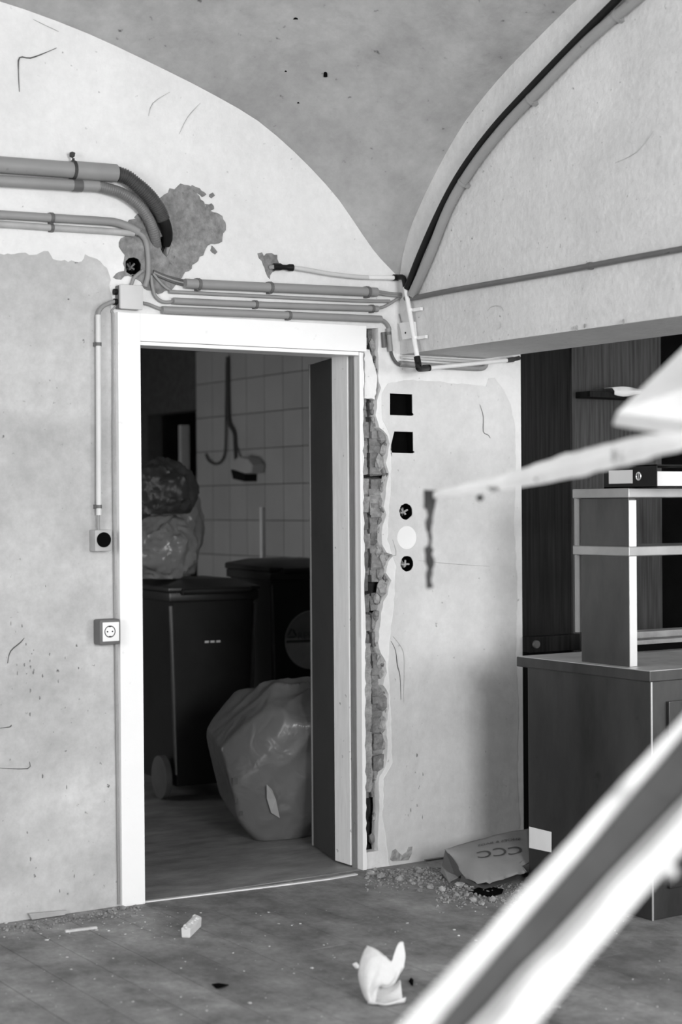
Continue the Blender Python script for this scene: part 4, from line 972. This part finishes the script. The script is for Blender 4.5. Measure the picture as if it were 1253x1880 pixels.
for i in range(420):
    k = r5.random()
    if k < .35: px, py = r5.uniform(0, 330), 1700-.12*r5.uniform(0, 330)+abs(r5.gauss(0, 25))
    else: px, py = r5.uniform(0, 1253), r5.uniform(1670, 1880)
    p = FL(px, py)
    if p.y > -.01 or (p.x > .14 and p.y > -1.26): continue
    r_ = min(.009, r5.lognormvariate(-6.3, .5)); chips.rock(p+Vector((0, 0, r_*.3)), r_, (1.3, 1, .4), 2000+i)
tag(obj('plaster_chips', chips, 'chip'), 'tiny pale plaster chips scattered over the floor', 'debris', None, 'stuff')
b = MB(); p, q = FL(120, 1712), FL(178, 1705); dr = (q-p).normalized(); b.obox((p+q)/2+Vector((0, 0, .004)), dr, Vector((-dr.y, dr.x, 0)), (0, 0, 1), (q-p).length/2, .006, .0035); tag(obj('wood_splinter', b, 'chip'), 'thin pale splinter lying parallel to the grey wall foot', 'splinter')

# ================================================================== FOREGROUND
# leaning channel beam
P1, P2 = AT(862, 1880, 2.0), AT(1253, 1436, 2.28)
dr = (P2-P1).normalized(); tz = P1.z/dr.z
F0 = P1-dr*(tz-.03); F1 = P2+dr*.42
vd = ((P1+P2)/2-CAM).normalized(); wv = dr.cross(vd).normalized()
if wv.dot(RT) < 0: wv = -wv              # across the beam, towards lower right
nv = wv.cross(dr).normalized()
if nv.dot(vd) > 0: nv = -nv              # towards the camera
t = thing('channel_beam', 'blurred white peeling channel beam leaning diagonally across the foreground', 'beam', (F0.x, F0.y, 0))
HW = .0575
def bar(u0, u1, v0, v1, rough, seed, m, nm):
    n = 40; b = MB()
    g0 = u0 if isinstance(u0, tuple) else (u0, u0); g1 = u1 if isinstance(u1, tuple) else (u1, u1)
    fa = (P1-F0).length/(F1-F0).length; fb_ = (P2-F0).length/(F1-F0).length
    for i in range(n+1):
        f = i/n; c_ = F0.lerp(F1, f); k = min(1.2, max(-.2, (f-fa)/(fb_-fa)))
        ja = rough*(noise.noise(Vector((f*26, seed, 0)))+.6*noise.noise(Vector((f*70, seed, 5)))); jb = rough*(noise.noise(Vector((f*22, seed, 9)))+.6*noise.noise(Vector((f*64, seed, 7))))
        a0 = g0[0]+(g0[1]-g0[0])*k+ja; a1 = g1[0]+(g1[1]-g1[0])*k+jb
        b.v += [c_+wv*u+nv*v for u, v in ((a0, v0), (a1, v0), (a1, v1), (a0, v1))]
    for i in range(n): b.f += [(i*4+j, i*4+(j+1) % 4, i*4+4+(j+1) % 4, i*4+4+j) for j in range(4)]
    b.f += [(3, 2, 1, 0), (n*4, n*4+1, n*4+2, n*4+3)]
    return part(nm, b, m, t, False, 0)
bar(-HW, HW, -.03, -.022, .001, 1, 'fgwhite', 'web')
bar(-HW, (-HW+.027, -HW+.017), -.0215, .012, .003, 2, 'fgwhite', 'flange')
bar((-HW+.0285, -HW+.0185), (.002, .014), -.0215, -.016, .001, 3, 'fgchannel', 'channel')
bar((.004, .016), (.018, .026), -.0215, -.004, .003, 4, 'fgwhite', 'flange')
bar((.0185, .0265), HW, -.0215, .016, .004, 5, 'fgwhite', 'flange')
b = MB(); b.rock(AT(1228, 1600, 2.24), .014, (1.1, 1, 1), 6); part('bolt', b, 'fgwhite', t)
# stand with a tilted board and a reaching arm
pp = AT(1415, 900, 2.72)
t = thing('display_stand', 'blurred white stand with tilted panel and long tapering arm in the foreground', 'stand', (pp.x, pp.y, 0))
b = MB(); b.box(pp.x-.03, pp.x+.03, pp.y-.03, pp.y+.03, 0, 2.3); b.box(pp.x-.22, pp.x+.22, pp.y-.22, pp.y+.22, 0, .02); part('post', b, 'fgwhite', t)
b = MB(); qs = [AT(1133, 757, 2.95), AT(1290, 604, 3.05), AT(1470, 640, 2.75), AT(1470, 800, 2.66), AT(1255, 776, 2.78)]
b.prism(qs, FW*.05+Vector((0, 0, -.02))); part('panel', b, 'fgwhite2', t, False, .003)
ar = [(796, 909, 3.75, 6), (850, 899, 3.62, 9), (900, 890, 3.5, 12), (950, 879, 3.37, 17), (1053, 854, 3.15, 23), (1143, 832, 3.0, 24), (1225, 812, 2.85, 21), (1310, 792, 2.78, 22), (1415, 768, 2.72, 22)]
arm = spline([AT(a_, b_, c_) for a_, b_, c_, d_ in ar], 8); hzs = [v.x for v in spline([Vector((d_*c_/FPX, 0, 0)) for a_, b_, c_, d_ in ar], 8)]
b = MB(); na = len(arm); n = 8
for i, p in enumerate(arm):
    f = i/(na-1); hz = hzs[i]
    for k in range(n):
        a = 2*math.pi*k/n; rr = 1+.22*noise.noise(Vector((f*24, math.cos(a)*2, math.sin(a)*2)))
        q_ = 1/(abs(math.cos(a))+abs(math.sin(a))); b.v.append(p+UP*hz*math.sin(a)*rr*q_+FW*hz*1.1*math.cos(a)*rr*q_)
b.f = [(i*n+k, i*n+(k+1) % n, (i+1)*n+(k+1) % n, (i+1)*n+k) for i in range(na-1) for k in range(n)]+[tuple(range(n)), tuple(range((na-1)*n, na*n))]
part('arm', b, 'fgwhite2', t)
b = MB(); b.rock(AT(882, 913, 3.52), .009, (1, 1, 1), 8); part('bolt', b, 'rust', t)
hk = part('hook', MB().tube([AT(791, 900, 3.76), AT(790, 918, 3.76), AT(788, 935, 3.76)], lambda u: .016-.004*u, 10), 'rust', t, True)
b = MB(); b.tube([AT(789, 930+i*10, 3.76) + RT*.002*math.sin(i*1.3) for i in range(16)], lambda u: .0075*(1.0 if u < .3 else .55 if u < .5 else 1.25 if u < .75 else .9)*(1+.15*math.sin(u*40)), 8, True, 3); part('hanging_strip', b, 'rust', t, True)
for i, (px, py, d_, w_, h_) in enumerate(((905, 897, 3.44, 26, 6), (1128, 838, 2.98, 8, 16), (985, 880, 3.24, 14, 6))):   # flaked spots on the arm
    b = MB(); b.rock(AT(px, py, d_), .01, (1, .6, 1), 40+i); c_ = AT(px, py, d_); b.v = [c_+RT*((v-c_).dot(RT)*w_/18)+UP*((v-c_).dot(UP)*h_/9)+FW*((v-c_).dot(FW)*.7) for v in b.v]; part('flaked_spot', b, 'mortar', t, True)
